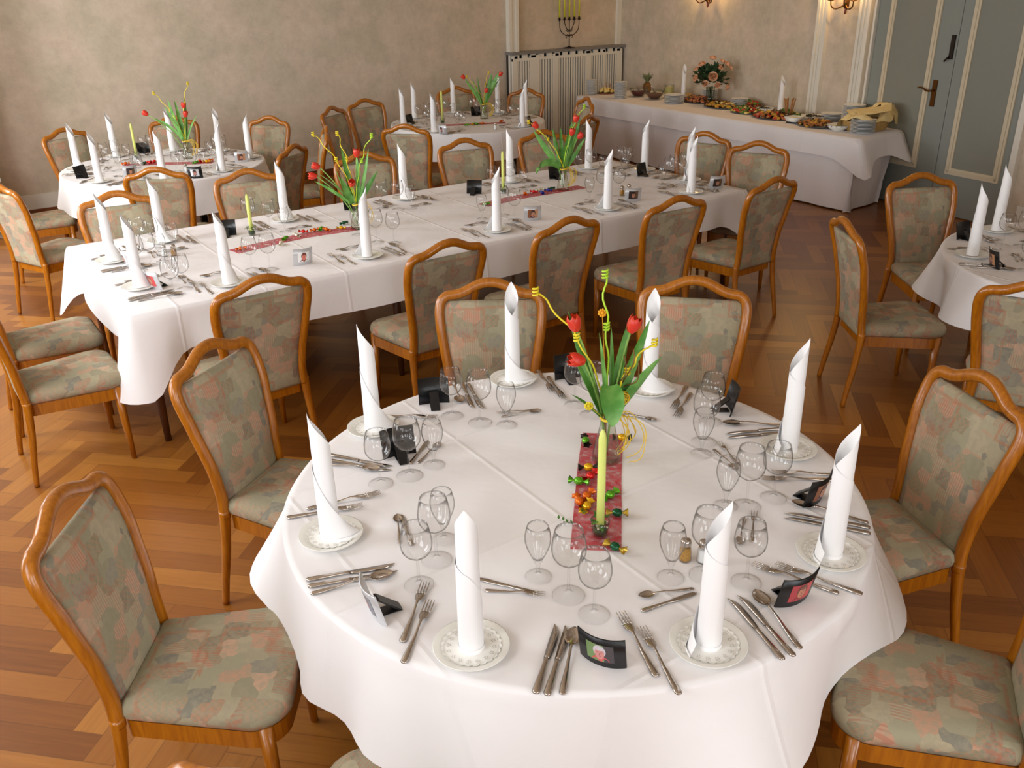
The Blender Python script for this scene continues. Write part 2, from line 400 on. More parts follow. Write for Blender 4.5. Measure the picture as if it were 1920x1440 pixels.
def tag(o, label=None, cat=None, group=None, kind=None):
    if label: o['label'] = label
    if cat: o['category'] = cat
    if group: o['group'] = group
    if kind: o['kind'] = kind
    return o
def link(name, me, parent=None, loc=None, rz=0.0):
    o = bpy.data.objects.new(name, me)
    COL.objects.link(o)
    if parent: o.parent = parent
    if loc is not None: o.location = loc
    if rz: o.rotation_euler = (0, 0, rz)
    return o
def thing(name, label, cat, loc, rz=0.0, group=None):
    o = bpy.data.objects.new(name, None)
    o.empty_display_size = 0.05
    COL.objects.link(o)
    o.location = loc; o.rotation_euler = (0, 0, rz)
    return tag(o, label, cat, group)
def copy_tree(src, loc, rz, label, group=None):
    r = src.copy(); COL.objects.link(r)
    r.location = loc; r.rotation_euler = (0, 0, rz)
    r['label'] = label
    if group: r['group'] = group
    for ch in src.children:
        c = ch.copy(); COL.objects.link(c); c.parent = r
        for g in ch.children:
            d = g.copy(); COL.objects.link(d); d.parent = c
    return r
def solid(name, me, label, cat, loc, rz=0.0, group=None):
    return tag(link(name, me, None, loc, rz), label, cat, group)
def struct(name, me, loc=None):
    return tag(link(name, me, None, loc), kind='structure')
def catmull(pts, n=6):
    P = [Vector(p) for p in pts]; out = []
    for i in range(len(P) - 1):
        p0, p1, p2, p3 = P[max(i - 1, 0)], P[i], P[i + 1], P[min(i + 2, len(P) - 1)]
        for k in range(n):
            t = k / n
            out.append(0.5 * ((2 * p1) + (p2 - p0) * t + (2 * p0 - 5 * p1 + 4 * p2 - p3) * t * t + (3 * p1 - p0 - 3 * p2 + p3) * t ** 3))
    out.append(P[-1])
    return out
def interp(tab, x):
    if x <= tab[0][0]: return tab[0][1]
    for (a, b), (c, d) in zip(tab, tab[1:]):
        if x <= c: return b + (d - b) * (x - a) / (c - a)
    return tab[-1][1]
def dirv(deg):
    return Vector((math.cos(math.radians(deg)), math.sin(math.radians(deg)), 0))
TOP = 0.752                               # height at which things stand on a laid table
# ------------------------------------------------------------ the room
WT = Vector((-0.1288, -0.9917, 0))        # along the door wall, away from the far corner
WN = Vector((-0.9917, 0.1288, 0))         # out of the door wall into the room
WC = Vector((9.19, 10.5, 0))              # the far corner
WM = Matrix(((WT.x, WN.x, 0, WC.x), (WT.y, WN.y, 0, WC.y), (0, 0, 1, 0), (0, 0, 0, 1)))   # (along, out, up) -> room
CEIL = 3.5
def floor():
    w, n = 0.108, 5
    L = w * n
    me = bpy.data.meshes.new('floor')
    V, F, seed, hor = [], [], [], []
    c45 = math.sqrt(0.5)
    def put(x0, y0, x1, y1, h):
        cx, cy = (x0 + x1) / 2, (y0 + y1) / 2
        X, Y = (cx - cy) * c45 + 3.9, (cx + cy) * c45 + 3.6
        if not (-1.9 < X < 9.7 and -3.4 < Y < 11.0): return
        b = len(V)
        for x, y in ((x0, y0), (x1, y0), (x1, y1), (x0, y1)):
            V.append(((x - y) * c45 + 3.9, (x + y) * c45 + 3.6, 0))
        F.append((b, b + 1, b + 2, b + 3)); seed.append(RND.random()); hor.append(h)
    N = 130
    for r in range(-N, N):
        for m in range(-14, 15):
            x = r * w + m * 2 * L
            if abs(x) < 11: put(x, r * w, x + L, r * w + w, 1)
    for c in range(-N, N):
        for m in range(-14, 15):
            y = (c - 2 * n + 1) * w + m * 2 * L
            if abs(y) < 11: put(c * w, y, c * w + w, y + L, 0)
    me.from_pydata(V, [], F)
    at = me.attributes.new('plank', 'FLOAT', 'FACE')
    at.data.foreach_set('value', seed)
    g = me.uv_layers.new(name='grain'); e = me.uv_layers.new(name='edge')
    for i, f in enumerate(F):
        o = seed[i] * 37
        ge = ((0, 0), (L, 0), (L, w), (0, w)) if hor[i] else ((0, 0), (0, w), (L, w), (L, 0))
        ee = ((0, 0), (1, 0), (1, 1), (0, 1)) if hor[i] else ((0, 0), (0, 1), (1, 1), (1, 0))
        for k in range(4):
            g.data[i * 4 + k].uv = (ge[k][0] + o, ge[k][1] + o * 3)
            e.data[i * 4 + k].uv = ee[k]
    me.materials.append(MATS['parquet'])
    struct('floor', me)
floor()

def wall_boxes(name, boxes, mat, M=None):
    mb = MB()
    for a, b in boxes: mb.box(a, b, 0, M)
    return struct(name, mb.make(name, mat))
wall_boxes('wall_far', [((-1.4, 10.5, 0), (9.5, 10.7, CEIL))], 'wallpaper')
wall_boxes('wall_pier', [((-1.4, 9.78, 0), (0.69, 10.5, CEIL))], 'wallpaper')
wall_boxes('wall_right', [((-0.2, -0.2, 0), (13.9, 0.0, CEIL))], 'wallpaper', WM)
wall_boxes('wall_back', [((-1.4, -3.0, 0), (7.8, -2.8, CEIL))], 'wallpaper')
wall_boxes('wall_left', [((-1.5, -3.0, 0), (-1.3, 10.5, CEIL))], 'wallpaper')
wall_boxes('ceiling', [((-1.5, -3.2, CEIL), (9.7, 10.8, CEIL + 0.1))], 'ceiling_wood')
for i, wy in enumerate(WIN_Y):
    mb = MB()
    for a, b in (((-1.3, wy - 0.78, 0.72), (-1.24, wy - 0.68, 2.78)), ((-1.3, wy + 0.68, 0.72), (-1.24, wy + 0.78, 2.78)), ((-1.3, wy - 0.68, 2.7), (-1.24, wy + 0.68, 2.78)), ((-1.3, wy - 0.72, 0.72), (-1.2, wy + 0.72, 0.8))):
        mb.box(a, b)
    struct('window_%d' % (i + 1), mb.make('window_frame', 'white_paint'))

# skirting boards
wall_boxes('baseboard_far', [((0.69, 10.475, 0.09), (7.18, 10.5, 0.24))], 'white_paint')
wall_boxes('trim_1', [((0.69, 10.455, 0.0), (7.18, 10.5, 0.09))], 'skirting_wood')
wall_boxes('baseboard_right', [((0.0, 0, 0.0), (3.9, 0.03, 0.2)), ((4.05, 0, 0.0), (4.48, 0.03, 0.2)), ((6.62, 0, 0.0), (13.9, 0.03, 0.24))], 'white_paint', WM)
# white mouldings
wall_boxes('trim_2', [((7.18, 10.42, 0), (7.225, 10.5, CEIL)), ((7.225, 10.44, 0), (7.29, 10.5, CEIL)), ((7.29, 10.42, 0), (7.335, 10.5, CEIL))], 'white_paint')
wall_boxes('trim_3', [((9.11, 10.46, 1.28), (9.19, 10.5, CEIL))], 'white_paint')
for i, (s0, s1) in enumerate(((3.90, 4.05), (4.483, 4.63))):
    wall_boxes('trim_%d' % (i + 4), [((s0, 0, 0), (s0 + 0.035, 0.05, CEIL)), ((s0 + 0.035, 0, 0), (s1 - 0.035, 0.032, CEIL)), ((s0 + 0.062, 0, 0), (s0 + 0.076, 0.044, CEIL)), ((s1 - 0.035, 0, 0), (s1, 0.05, CEIL))], 'white_paint', WM)
wall_boxes('trim_6', [((4.70, 0, 0), (4.725, 0.07, 2.7)), ((6.47, 0, 0), (6.53, 0.06, 2.7)), ((4.70, 0, 2.6), (6.53, 0.06, 2.7))], 'white_paint', WM)

def door(idx, s0, s1, p0, p1):
    mb = MB(); mb.box((s0, 0.0, 0.012), (s1, 0.035, 2.6), 0, WM)
    d = struct('door_%d' % idx, mb.make('door_leaf', 'door_blue'))
    w = 0.062
    mb = MB()
    for a, b in (((p0, 0.035, 0.40), (p0 + w, 0.052, 2.4)), ((p1 - w, 0.035, 0.40), (p1, 0.052, 2.4)), ((p0 + w, 0.035, 0.40), (p1 - w, 0.052, 0.40 + w)), ((p0 + w, 0.035, 2.4 - w), (p1 - w, 0.052, 2.4))):
        mb.box(a, b, 0, WM)
    for a, b in (((p0 + .022, 0.052, 0.422), (p0 + .04, 0.060, 2.378)), ((p1 - .04, 0.052, 0.422), (p1 - .022, 0.060, 2.378)), ((p0 + .022, 0.052, 0.422), (p1 - .022, 0.060, 0.44))):
        mb.box(a, b, 0, WM)
    link('panel_trim', mb.make('panel_trim', 'door_trim'), d)
    mb = MB(); mb.box((p0 + w, 0.035, 0.40 + w), (p1 - w, 0.039, 2.4 - w), 0, WM)
    link('panel', mb.make('panel', 'door_panel'), d)
    return d
d1 = door(1, 4.735, 5.698, 4.885, 5.478)
d2 = door(2, 5.704, 6.47, 5.822, 6.393)
mb = MB(); mb.box((5.512, 0.035, 1.0), (5.562, 0.045, 1.245), 0, WM); mb.ball((0, 0, 0), 0.001)
h = link('handle_plate', mb.make('handle_plate', 'antique_brass'), d1)
mb = MB()
pts = [WM @ Vector(p) for p in catmull([(5.537, 0.045, 1.15), (5.537, 0.085, 1.15), (5.50, 0.095, 1.146), (5.46, 0.092, 1.16), (5.42, 0.09, 1.172), (5.385, 0.085, 1.166)], 4)]
mb.tube(pts, [0.009] * 12 + [0.008] * 9, 8)
link('handle', mb.make('handle', 'antique_brass'), h)
mb = MB(); mb.box((5.635, 0.035, 1.44), (5.675, 0.05, 1.655), 0, WM)
mb.tube([WM @ Vector(p) for p in ((5.64, 0.05, 1.46), (5.632, 0.075, 1.44), (5.618, 0.078, 1.42))], 0.009)
link('bolt', mb.make('bolt', 'dark_iron'), d1)

# radiator cover with shelf
t = thing('radiator_cover', 'white slatted wooden radiator cover with grey shelf in the far corner', 'radiator cover', (8.15, 10.36, 0))
O = Vector((8.15, 10.36, 0))
def rel(mb): return mb.xf(Matrix.Translation(-O))
mb = MB()
xs = [7.235, 7.458, 7.62, 7.85, 7.95, 8.43, 8.535, 8.755, 8.805, 9.02]
for a, b in ((7.17, 7.25), (7.456, 7.62), (7.85, 7.95), (8.43, 8.535), (8.755, 8.805), (9.016, 9.12)):
    mb.box((a, 10.34, 0), (b, 10.37, 1.255))
mb.box((7.17, 10.341, 1.19), (9.12, 10.369, 1.225)); mb.box((7.17, 10.341, 0), (9.12, 10.369, 0.1))
x = 7.2
while x < 9.1:
    mb.box((x, 10.34, 1.225), (x + 0.08, 10.37, 1.272)); x += 0.138
link('frame', rel(mb).make('frame', 'white_paint'), t)
for a, b, k in ((7.25, 7.456, 5), (7.62, 7.85, 5), (7.95, 8.43, 11), (8.535, 8.755, 5), (8.805, 9.016, 5)):
    mb = MB(); p = (b - a) / k
    for i in range(k):
        mb.box((a + i * p + p * 0.22, 10.345, 0.1), (a + i * p + p * 0.78, 10.362, 1.19))
    link('slat_panel', rel(mb).make('slat_panel', 'white_paint'), t)
mb = MB(); mb.box((7.17, 10.46, 0), (9.12, 10.495, 1.27))
link('backing', rel(mb).make('backing', 'cavity'), t)
mb = MB(); mb.box((7.15, 10.31, 1.272), (9.16, 10.498, 1.306))
link('shelf', rel(mb).make('shelf', 'grey_shelf'), t)

# radiator by the pier
mb = MB()
for i in range(9):
    x = 0.25 + i * 0.06
    mb.box((x - 0.022, 9.64, 0.09), (x + 0.022, 9.76, 0.62))
mb.box((0.2, 9.67, 0.12), (0.775, 9.73, 0.16)); mb.box((0.2, 9.67, 0.55), (0.775, 9.73, 0.59))
mb.box((0.26, 9.68, 0), (0.3, 9.72, 0.1)); mb.box((0.68, 9.68, 0), (0.72, 9.72, 0.1))
mb.xf(Matrix.Translation((-0.5, -9.7, 0)))
solid('radiator', mb.make('radiator', 'radiator_white'), 'white ribbed radiator against the far end of the window wall', 'radiator', (0.5, 9.7, 0))

# ------------------------------------------------------------ chairs
POST = [(0.40, 0.187), (0.47, 0.180), (0.542, 0.182), (0.626, 0.193), (0.722, 0.208), (0.805, 0.220), (0.865, 0.225), (0.907, 0.223)]
YB = [(0.0, -0.262), (0.2, -0.226), (0.40, -0.208), (0.47, -0.212), (0.626, -0.228), (0.805, -0.262), (1.03, -0.328)]
def chair_meshes():
    M = {}
    half = [(x, z) for z, x in POST] + [(0.212, 0.936), (0.188, 0.953), (0.157, 0.957), (0.124, 0.965), (0.090, 0.981), (0.052, 0.998), (0.022, 1.005), (0.0, 1.006)]
    path = [(-x, interp(YB, z), z) for x, z in half] + [(x, interp(YB, z), z) for x, z in reversed(half[:-1])]
    M['back_frame'] = MB().tube(catmull(path, 4), 0.0205, 12, sx=1.08).make('back_frame', 'honey_wood')
    for sd in (-1, 1):
        pts = catmull([(sd * 0.187, -0.208, 0.43), (sd * 0.190, -0.212, 0.36), (sd * 0.196, -0.226, 0.24), (sd * 0.202, -0.246, 0.12), (sd * 0.208, -0.262, 0.004)], 4)
        n = len(pts)
        M['rear%d' % sd] = MB().tube(pts, [0.0207 - 0.0077 * i / (n - 1) for i in range(n)], 12, sx=1.08).make('leg', 'honey_wood')
        pts = [(sd * 0.206, 0.192, 0.41), (sd * 0.209, 0.196, 0.2), (sd * 0.212, 0.20, 0.004)]
        M['front%d' % sd] = MB().tube(pts, [0.0225, 0.0185, 0.0125], 12).make('leg', 'honey_wood')
    # seat outline
    def outline(ins, n=44):
        out = []
        def hw(y): return 0.178 + (y + 0.2) / 0.45 * 0.062
        c = [(-0.180, -0.205), (0.180, -0.205), (0.248, 0.245), (-0.248, 0.245)]
        rr = (0.03, 0.03, 0.085, 0.085)
        for k in range(4):
            p = Vector(c[k]).to_3d(); a = (Vector(c[k - 1]).to_3d() - p).normalized(); b = (Vector(c[(k + 1) % 4]).to_3d() - p).normalized()
            r = rr[k]; ang = a.angle(b); d = r / math.tan(ang / 2)
            cen = p + (a + b).normalized() * (r / math.sin(ang / 2))
            s, e = p + a * d - cen, p + b * d - cen
            for i in range(9):
                tt = i / 8
                v = (s * (1 - tt) + e * tt).normalized() * r
                out.append(cen + v)
        # bow the front and side edges outwards a little, then inset
        res = []
        nn = len(out)
        for i, p in enumerate(out):
            t = (out[(i + 1) % nn] - out[i - 1]).normalized()
            nrm = Vector((t.y, -t.x, 0))
            q = p - nrm * ins
            if p.y > 0.2: q.y += 0.018 * (1 - (p.x / 0.24) ** 2)
            res.append(q)
        return res
    rows = []
    for ins, z in ((0.010, 0.408), (0.000, 0.422), (-0.003, 0.44), (0.003, 0.458), (0.018, 0.471)):
        rows.append([(p.x, p.y, z) for p in outline(ins)])
    for f, z in ((0.78, 0.4785), (0.55, 0.4825), (0.3, 0.4845), (0.02, 0.485)):
        rows.append([(p.x * f, (p.y - 0.02) * f + 0.02, z) for p in outline(0.018)])
    mb = MB().grid(rows, 0, True, True, True, True)
    M['seat'] = mb.make('seat', 'upholstery')
    a, b = outline(0.008), outline(0.03)
    rows = [[(p.x, p.y, z) for p in q] for q, z in ((a, 0.409), (a, 0.350), (b, 0.350), (b, 0.409))]
    M['seat_rail'] = MB().grid(rows, 0, True, False).make('seat_rail', 'honey_wood')
    # padded back panel
    front, back = [], []
    zs = [0.40, 0.415] + [0.44 + 0.0445 * i for i in range(11)] + [0.907, 0.922, 0.932]
    for i, z in enumerate(zs):
        hwid = interp(POST, z) - 0.014
        if z > 0.907: hwid = interp([(0.907, 0.207), (0.922, 0.197), (0.935, 0.176)], z)
        y = interp(YB, z)
        e = 0.35 if i in (0, len(zs) - 1) else 1
        fr, bk = [], []
        for k in range(13):
            u = -1 + k / 6
            puff = (1 - u ** 6)
            fr.append((u * hwid, y + 0.018 * puff * e + 0.002, z)); bk.append((u * hwid, y - 0.012 * puff * e - 0.002, z))
        front.append(fr); back.append(bk)
    mb = MB()
    rows = [f + list(reversed(bk)) for f, bk in zip(front, back)]
    mb.grid(rows, 0, True, True, True, True)
    M['backrest'] = mb.make('backrest', 'upholstery')
    return M
CM = chair_meshes()
CHAIR0 = None
def chair(x, y, deg, label):
    """x, y: centre of the seat; deg: the way the chair faces"""
    global CHAIR0
    rz = math.radians(deg - 90)
    lab = 'honey-wood patterned chair ' + label
    if CHAIR0 is None:
        t = thing('dining_chair', lab, 'chair', (x, y, 0), rz, 'upholstered dining chairs')
        for nm, k in (('seat', 'seat'), ('seat_rail', 'seat_rail'), ('backrest', 'backrest'), ('back_frame', 'back_frame'), ('leg', 'rear-1'), ('leg', 'rear1'), ('leg', 'front-1'), ('leg', 'front1')):
            link(nm, CM[k], t)
        CHAIR0 = t
        return t
    return copy_tree(CHAIR0, (x, y, 0), rz, lab)
def chair_back(mx, my, deg, label, d=0.29):
    """given by the middle of its shoulders"""
    v = dirv(deg)
    return chair(mx + v.x * d, my + v.y * d, deg, label)
def chair_seat(mx, my, deg, label):
    """given by the middle of the line where seat and back meet"""
    v = dirv(deg)
    return chair(mx + v.x * 0.2, my + v.y * 0.2, deg, label)
FT = 'at the nearest round table'
chair_seat(0.22, 2.23, -34, 'at the eight-o\'clock side of the nearest round table')
chair_seat(0.835, 3.02, -55, 'at the ten-o\'clock side of the nearest round table')
chair_back(1.989, 3.073, -125, 'behind the tall napkin left of the tulips, nearest round table')
chair_back(2.705, 2.545, -138, 'behind the tall napkin right of the tulips, nearest round table')
chair_seat(2.618, 1.315, 157, 'at the three-o\'clock side of the nearest round table')
chair(1.95, 0.86, 124, 'at the four-o\'clock side of the nearest round table')
chair(0.505, 1.285, 35, 'at the seven-o\'clock side of the nearest round table')
ORD = ('first', 'second', 'third', 'fourth', 'fifth')
for k, (mx, my, a) in enumerate(((1.220, 3.806, 93), (2.190, 3.787, 91), (2.955, 3.768, 93), (3.775, 3.758, 87), (4.632, 3.749, 91))):
    chair_back(mx, my, a, '%s from the left on the near side of the long table' % ORD[k])
chair(0.42, 4.60, 2, 'at the left end of the long table, nearer one')
chair(0.45, 5.22, 0, 'at the left end of the long table, farther one')
for k, (mx, my, a) in enumerate(((1.10, 6.07, -99), (2.02, 6.23, -104), (2.97, 6.31, -104), (3.89, 6.32, -103), (4.64, 6.24, -104))):
    chair_back(mx, my, a, '%s from the left on the far side of the long table' % ORD[k])
chair_back(5.58, 5.27, -158, 'at the right end of the long table, farther one')
chair_back(5.56, 4.67, -152, 'at the right end of the long table, nearer one')
BL = 'of the back-left round table'
for mx, my, a, lab in ((1.367, 9.323, -68, 'at the eleven-o\'clock side ' + BL), (2.385, 9.446, -112, 'behind the tulips at the far side ' + BL), (3.130, 8.786, -145, 'at the two-o\'clock side ' + BL),
                       (*(3.2820, 7.7912), 160, 'seen edge-on at the three-o\'clock side ' + BL), (2.677, 7.061, 128, 'at the four-o\'clock side ' + BL), (1.537, 6.797, 62, 'at the near side ' + BL), (0.535, 7.02, 24, 'at the seven-o\'clock side ' + BL), (0.584, 8.248, 0, 'at the nine-o\'clock side ' + BL)):
    chair_back(mx, my, a, lab)
BM = 'of the back-middle round table'
for mx, my, a, lab in ((3.922, 7.400, 42, 'at the near side ' + BM), (*(3.9342, 9.0089), -57, 'half turned at the nine-o\'clock side ' + BM), (*(4.4742, 9.3453), -84, 'against the wall at the ten-o\'clock side ' + BM), (5.85, 9.67, -114, 'behind the candle at the far side ' + BM),
                       (6.349, 8.893, -150, 'before the slatted radiator cover ' + BM), (6.335, 7.777, 162, 'before the buffet, farther one, ' + BM), (5.515, 6.740, 112, 'before the buffet, nearer one, ' + BM)):
    chair_back(mx, my, a, lab)
RT = 'of the right-hand round table'
chair_back(5.420, 3.186, -118, 'facing the camera before the grey door ' + RT)
chair(4.34, 2.62, -35, 'seen edge-on in the aisle ' + RT)
chair_back(3.841, 1.645, 25, 'cropped by the frame on the near side ' + RT)

# ------------------------------------------------------------ tables and cloths
def round_table(x, y, r, label, legmat):
    t = thing('round_table', label, 'table', (x, y, 0))
    link('table_top', MB().lathe([(0.001, 0.715), (r - 0.02, 0.715), (r, 0.725), (r, 0.738), (0.001, 0.742)], 48).make('table_top', legmat), t)
    for k in range(4):
        a = PI / 4 + k * PI / 2
        p = (math.cos(a) * r * 0.62, math.sin(a) * r * 0.62)
        link('leg', MB().box((p[0] - 0.028, p[1] - 0.028, 0), (p[0] + 0.028, p[1] + 0.028, 0.716)).make('leg', legmat), t)
    return t
def round_cloth(x, y, r, hem, label, L=0.285, seg=144):
    """hem: table of (degrees, radius) for the lower edge"""
    rows = []
    H = 0.75
    def ring(f):
        out = []
        for j in range(seg):
            a = 360.0 * j / seg - 180
            out.append(f(a))
        return out
    def pt(a, rr, z): return (rr * math.cos(math.radians(a)), rr * math.sin(math.radians(a)), z)
    for q in (0.001, 0.25, 0.5, 0.75, 0.9, 0.965):
        rows.append(ring(lambda a: pt(a, r * q, H)))
    for k in range(0, 15):
        s = k / 14
        def f(a):
            rh = interp(hem, a)
            dr = rh - r
            # straight fall of length L ending at radius rh, with a soft shoulder
            e = s ** 1.15
            rr = r * 0.985 + (rh - r * 0.985) * (e if dr > 0 else s ** 0.55 * min(1, e * 2))
            if dr <= 0: rr = r * 0.985 + 0.012 * math.sin(PI * min(1, s * 3)) * (1 - s) + (rh - r * 0.985) * s
            z = H - math.sqrt(max(L * L - max(dr, 0.02) ** 2, 0.01)) * s
            if s < 0.12: z = H - (H - z) * (s / 0.12) * 0.8 if s > 0 else H
            return pt(a, rr, z)
        rows.append(ring(f))
    mb = MB().grid(rows, 0, True)
    me = mb.make('tablecloth', 'linen')
    o = solid('tablecloth', me, label, 'tablecloth', (x, y, 0))
    return o
def fold_hem(r, n, amp, seed, base=0.035):
    R2 = random.Random(seed); tab = []
    a = -180.0; k = 0
    step = 360.0 / (2 * n)
    for k in range(2 * n):
        tab.append((a, r + (base + amp * R2.uniform(0.6, 1.0) if k % 2 else base - amp * R2.uniform(0.5, 1.0))))
        a += step * R2.uniform(0.85, 1.15)
    tab = [(-180 + (q - tab[0][0]) * 350 / (tab[-1][0] - tab[0][0]), v) for q, v in tab]
    tab.append((180, tab[0][1]))
    # ease the table so that the folds are round
    fine = []
    for i in range(145):
        q = -180 + i * 2.5
        fine.append((q, sum(interp(tab, ((q + d + 180) % 360) - 180) for d in (-5, -2.5, 0, 2.5, 5)) / 5))
    return fine
FC = (1.4958, 1.8725)
FR = 0.904
hem0 = [(-180, .940), (-177, .972), (-172, .938), (-168, .919), (-164, .944), (-159, .985), (-150, .985), (-143, 1.01), (-136, .99), (-128, .945), (-120, .90), (-112, .97), (-104, 1.03), (-96, 1.01), (-88, .95), (-80, .89), (-73, .887),
        (-68, .915), (-64, .95), (-59, 1.01), (-55, 1.024), (-47, 1.02), (-37, 1.02), (-28, .97), (-18, .93), (-8, .97), (4, 1.0), (16, .95), (28, .925), (40, .97), (52, 1.0), (64, .95), (76, .925), (88, .97), (100, 1.0), (112, .95), (122, .94), (132, .99), (139, 1.03), (147, 1.04), (153, 1.034), (159, .96), (165, .93), (170, .918), (176, .921), (180, .940)]
fine0 = [(-180 + i * 2.5, sum(interp(hem0, ((-180 + i * 2.5 + d + 180) % 360) - 180) for d in (-2.5, -1.25, 0, 1.25, 2.5)) / 5) for i in range(145)]
round_table(FC[0], FC[1], FR - 0.05, 'nearest round table, hidden beneath its white cloth', 'table_wood')
round_cloth(FC[0], FC[1], FR, fine0, 'white linen cloth draped in folds over the nearest round table')
RT_HEM = [(-180 + i * 2.5, 0.925 + 0.055 * math.sin(math.radians(i * 2.5) * 11 + 0.6) + 0.02 * math.sin(math.radians(i * 2.5) * 4)) for i in range(145)]
BLC, BMC, RTC = (1.98, 8.36), (5.43, 8.74), (5.32, 1.93)
for (c, r, lab, lm, sd) in ((BLC, 0.88, 'back-left round table', 'table_black', 3), (BMC, 0.88, 'back-middle round table', 'table_black', 5), (RTC, 0.89, 'right-hand round table', 'table_black', 8)):
    round_table(c[0], c[1], r - 0.06, lab + ', black legs beneath its white cloth', lm)
    round_cloth(c[0], c[1], r, RT_HEM if c is RTC else fold_hem(r, 8 if c is not RTC else 13, 0.04 if c is not RTC else 0.06, sd), 'white linen cloth draped over the ' + lab)

def rect_table(x0, y0, x1, y1, label, legmat, nx):
    t = thing('long_table', label, 'table', ((x0 + x1) / 2, (y0 + y1) / 2, 0))
    ox, oy = (x0 + x1) / 2, (y0 + y1) / 2
    mb = MB().box((x0 - ox + .01, y0 - oy + .01, 0.70), (x1 - ox - .01, y1 - oy - .01, 0.742))
    link('table_top', mb.make('table_top', legmat), t)
    for i in range(nx):
        for yy in (y0 + 0.09, y1 - 0.09):
            xx = x0 + 0.09 + (x1 - x0 - 0.18) * i / (nx - 1)
            pts = [(xx - ox, yy - oy, 0.70), (xx - ox, yy - oy, 0.35), (xx - ox, yy - oy, 0.0)]
            link('leg', MB().tube(pts, [0.027, 0.024, 0.017], 10).make('leg', legmat), t)
    return t
def rect_cloth(x0, y0, x1, y1, label, L, tip, mat, seed, flare=0.02):
    ox, oy = (x0 + x1) / 2, (y0 + y1) / 2
    R2 = random.Random(seed); ph = [R2.uniform(0, 6) for _ in range(4)]
    a, b = (x1 - x0) / 2, (y1 - y0) / 2
    # perimeter with small rounded corners
    per = []
    def seg(p, q, nrm, n):
        for i in range(n):
            t = i / n
            per.append((p[0] + (q[0] - p[0]) * t, p[1] + (q[1] - p[1]) * t, nrm, min(t, 1 - t) * math.hypot(q[0] - p[0], q[1] - p[1])))
    r = 0.02
    cs = [((-a, -b), 180, 270), ((a, -b), 270, 360), ((a, b), 0, 90), ((-a, b), 90, 180)]
    for k, ((cx, cy), a0, a1) in enumerate(cs):
        ccx, ccy = cx - math.copysign(r, cx), cy - math.copysign(r, cy)
        for i in range(7):
            q = math.radians(a0 + (a1 - a0) * i / 6)
            per.append((ccx + r * math.cos(q), ccy + r * math.sin(q), (math.cos(q), math.sin(q)), 0.0))
        (nx_, ny_), _, _ = cs[(k + 1) % 4]
        p = (per[-1][0], per[-1][1])
        n2 = per[-1][2]
        q0 = math.radians(cs[(k + 1) % 4][1])
        q = (nx_ - math.copysign(r, nx_) + r * math.cos(q0), ny_ - math.copysign(r, ny_) + r * math.sin(q0))
        m = int(max(10, math.hypot(q[0] - p[0], q[1] - p[1]) / 0.05))
        for i in range(1, m):
            t = i / m
            per.append((p[0] + (q[0] - p[0]) * t, p[1] + (q[1] - p[1]) * t, n2, min(t, 1 - t) * math.hypot(q[0] - p[0], q[1] - p[1])))
    rows = []
    for f in (0.0, 0.4, 0.8, 0.97, 1.0):
        rows.append([(px * f if f else px * .001, py * f if f else py * .001, 0.75) for px, py, n, d in per])
    for k in range(1, 11):
        s = k / 10
        row = []
        for px, py, n, d in per:
            c = math.exp(-(d / 0.16) ** 2)
            drop = L + (tip - L) * c ** 1.4
            off = 0.006 + s * (flare + 0.10 * c + 0.010 * math.sin(px * 7 + ph[0]) * (1 - c) + 0.012 * math.sin(px * 2.6 + py * 5 + ph[1]) * (1 - c))
            # fold beside the corner tip
            off -= 0.03 * s * math.exp(-((d - 0.26) / 0.09) ** 2)
            row.append((px + n[0] * off, py + n[1] * off, 0.75 - drop * s + (0.0 if k > 1 else drop * s * 0.15)))
        rows.append(row)
    me = MB().grid(rows, 0, True).make('tablecloth', mat)
    return solid('tablecloth', me, label, 'tablecloth', (ox, oy, 0))
LX0, LX1, LY0, LY1 = 0.735, 5.16, 4.40, 5.97
rect_table(LX0, LY0, LX1, LY1, 'long banquet table, brown legs beneath its white cloth', 'table_wood', 4)
rect_cloth(LX0, LY0, LX1, LY1, 'white pressed cloth over the long table', 0.225, 0.42, 'linen_pressed', 4)

# buffet along the door wall
BUF = [(7.625, 5.2), (8.42, 5.28), (8.98, 9.75), (7.81, 9.75)]
t = thing('buffet_table', 'long buffet table, hidden beneath floor-length white cloth along the wall', 'table', (8.2, 7.4, 0))
mb = MB()
V = [(x - 8.2, y - 7.4, z) for z in (0.70, 0.742) for x, y in [(7.68, 5.25), (8.42, 5.32), (8.97, 9.7), (7.85, 9.7)]]
mb.add(V, [(3, 2, 1, 0), (4, 5, 6, 7), (0, 1, 5, 4), (1, 2, 6, 5), (2, 3, 7, 6), (3, 0, 4, 7)], 0, False)
link('table_top', mb.make('table_top', 'table_wood'), t)
for x, y in ((7.9, 5.6), (8.36, 5.6), (8.06, 7.5), (8.6, 7.5), (8.2, 9.4), (8.8, 9.4)):
    link('leg', MB().box((x - 8.23, y - 7.43, 0), (x - 8.17, y - 7.37, 0.7)).make('leg', 'table_wood'), t)
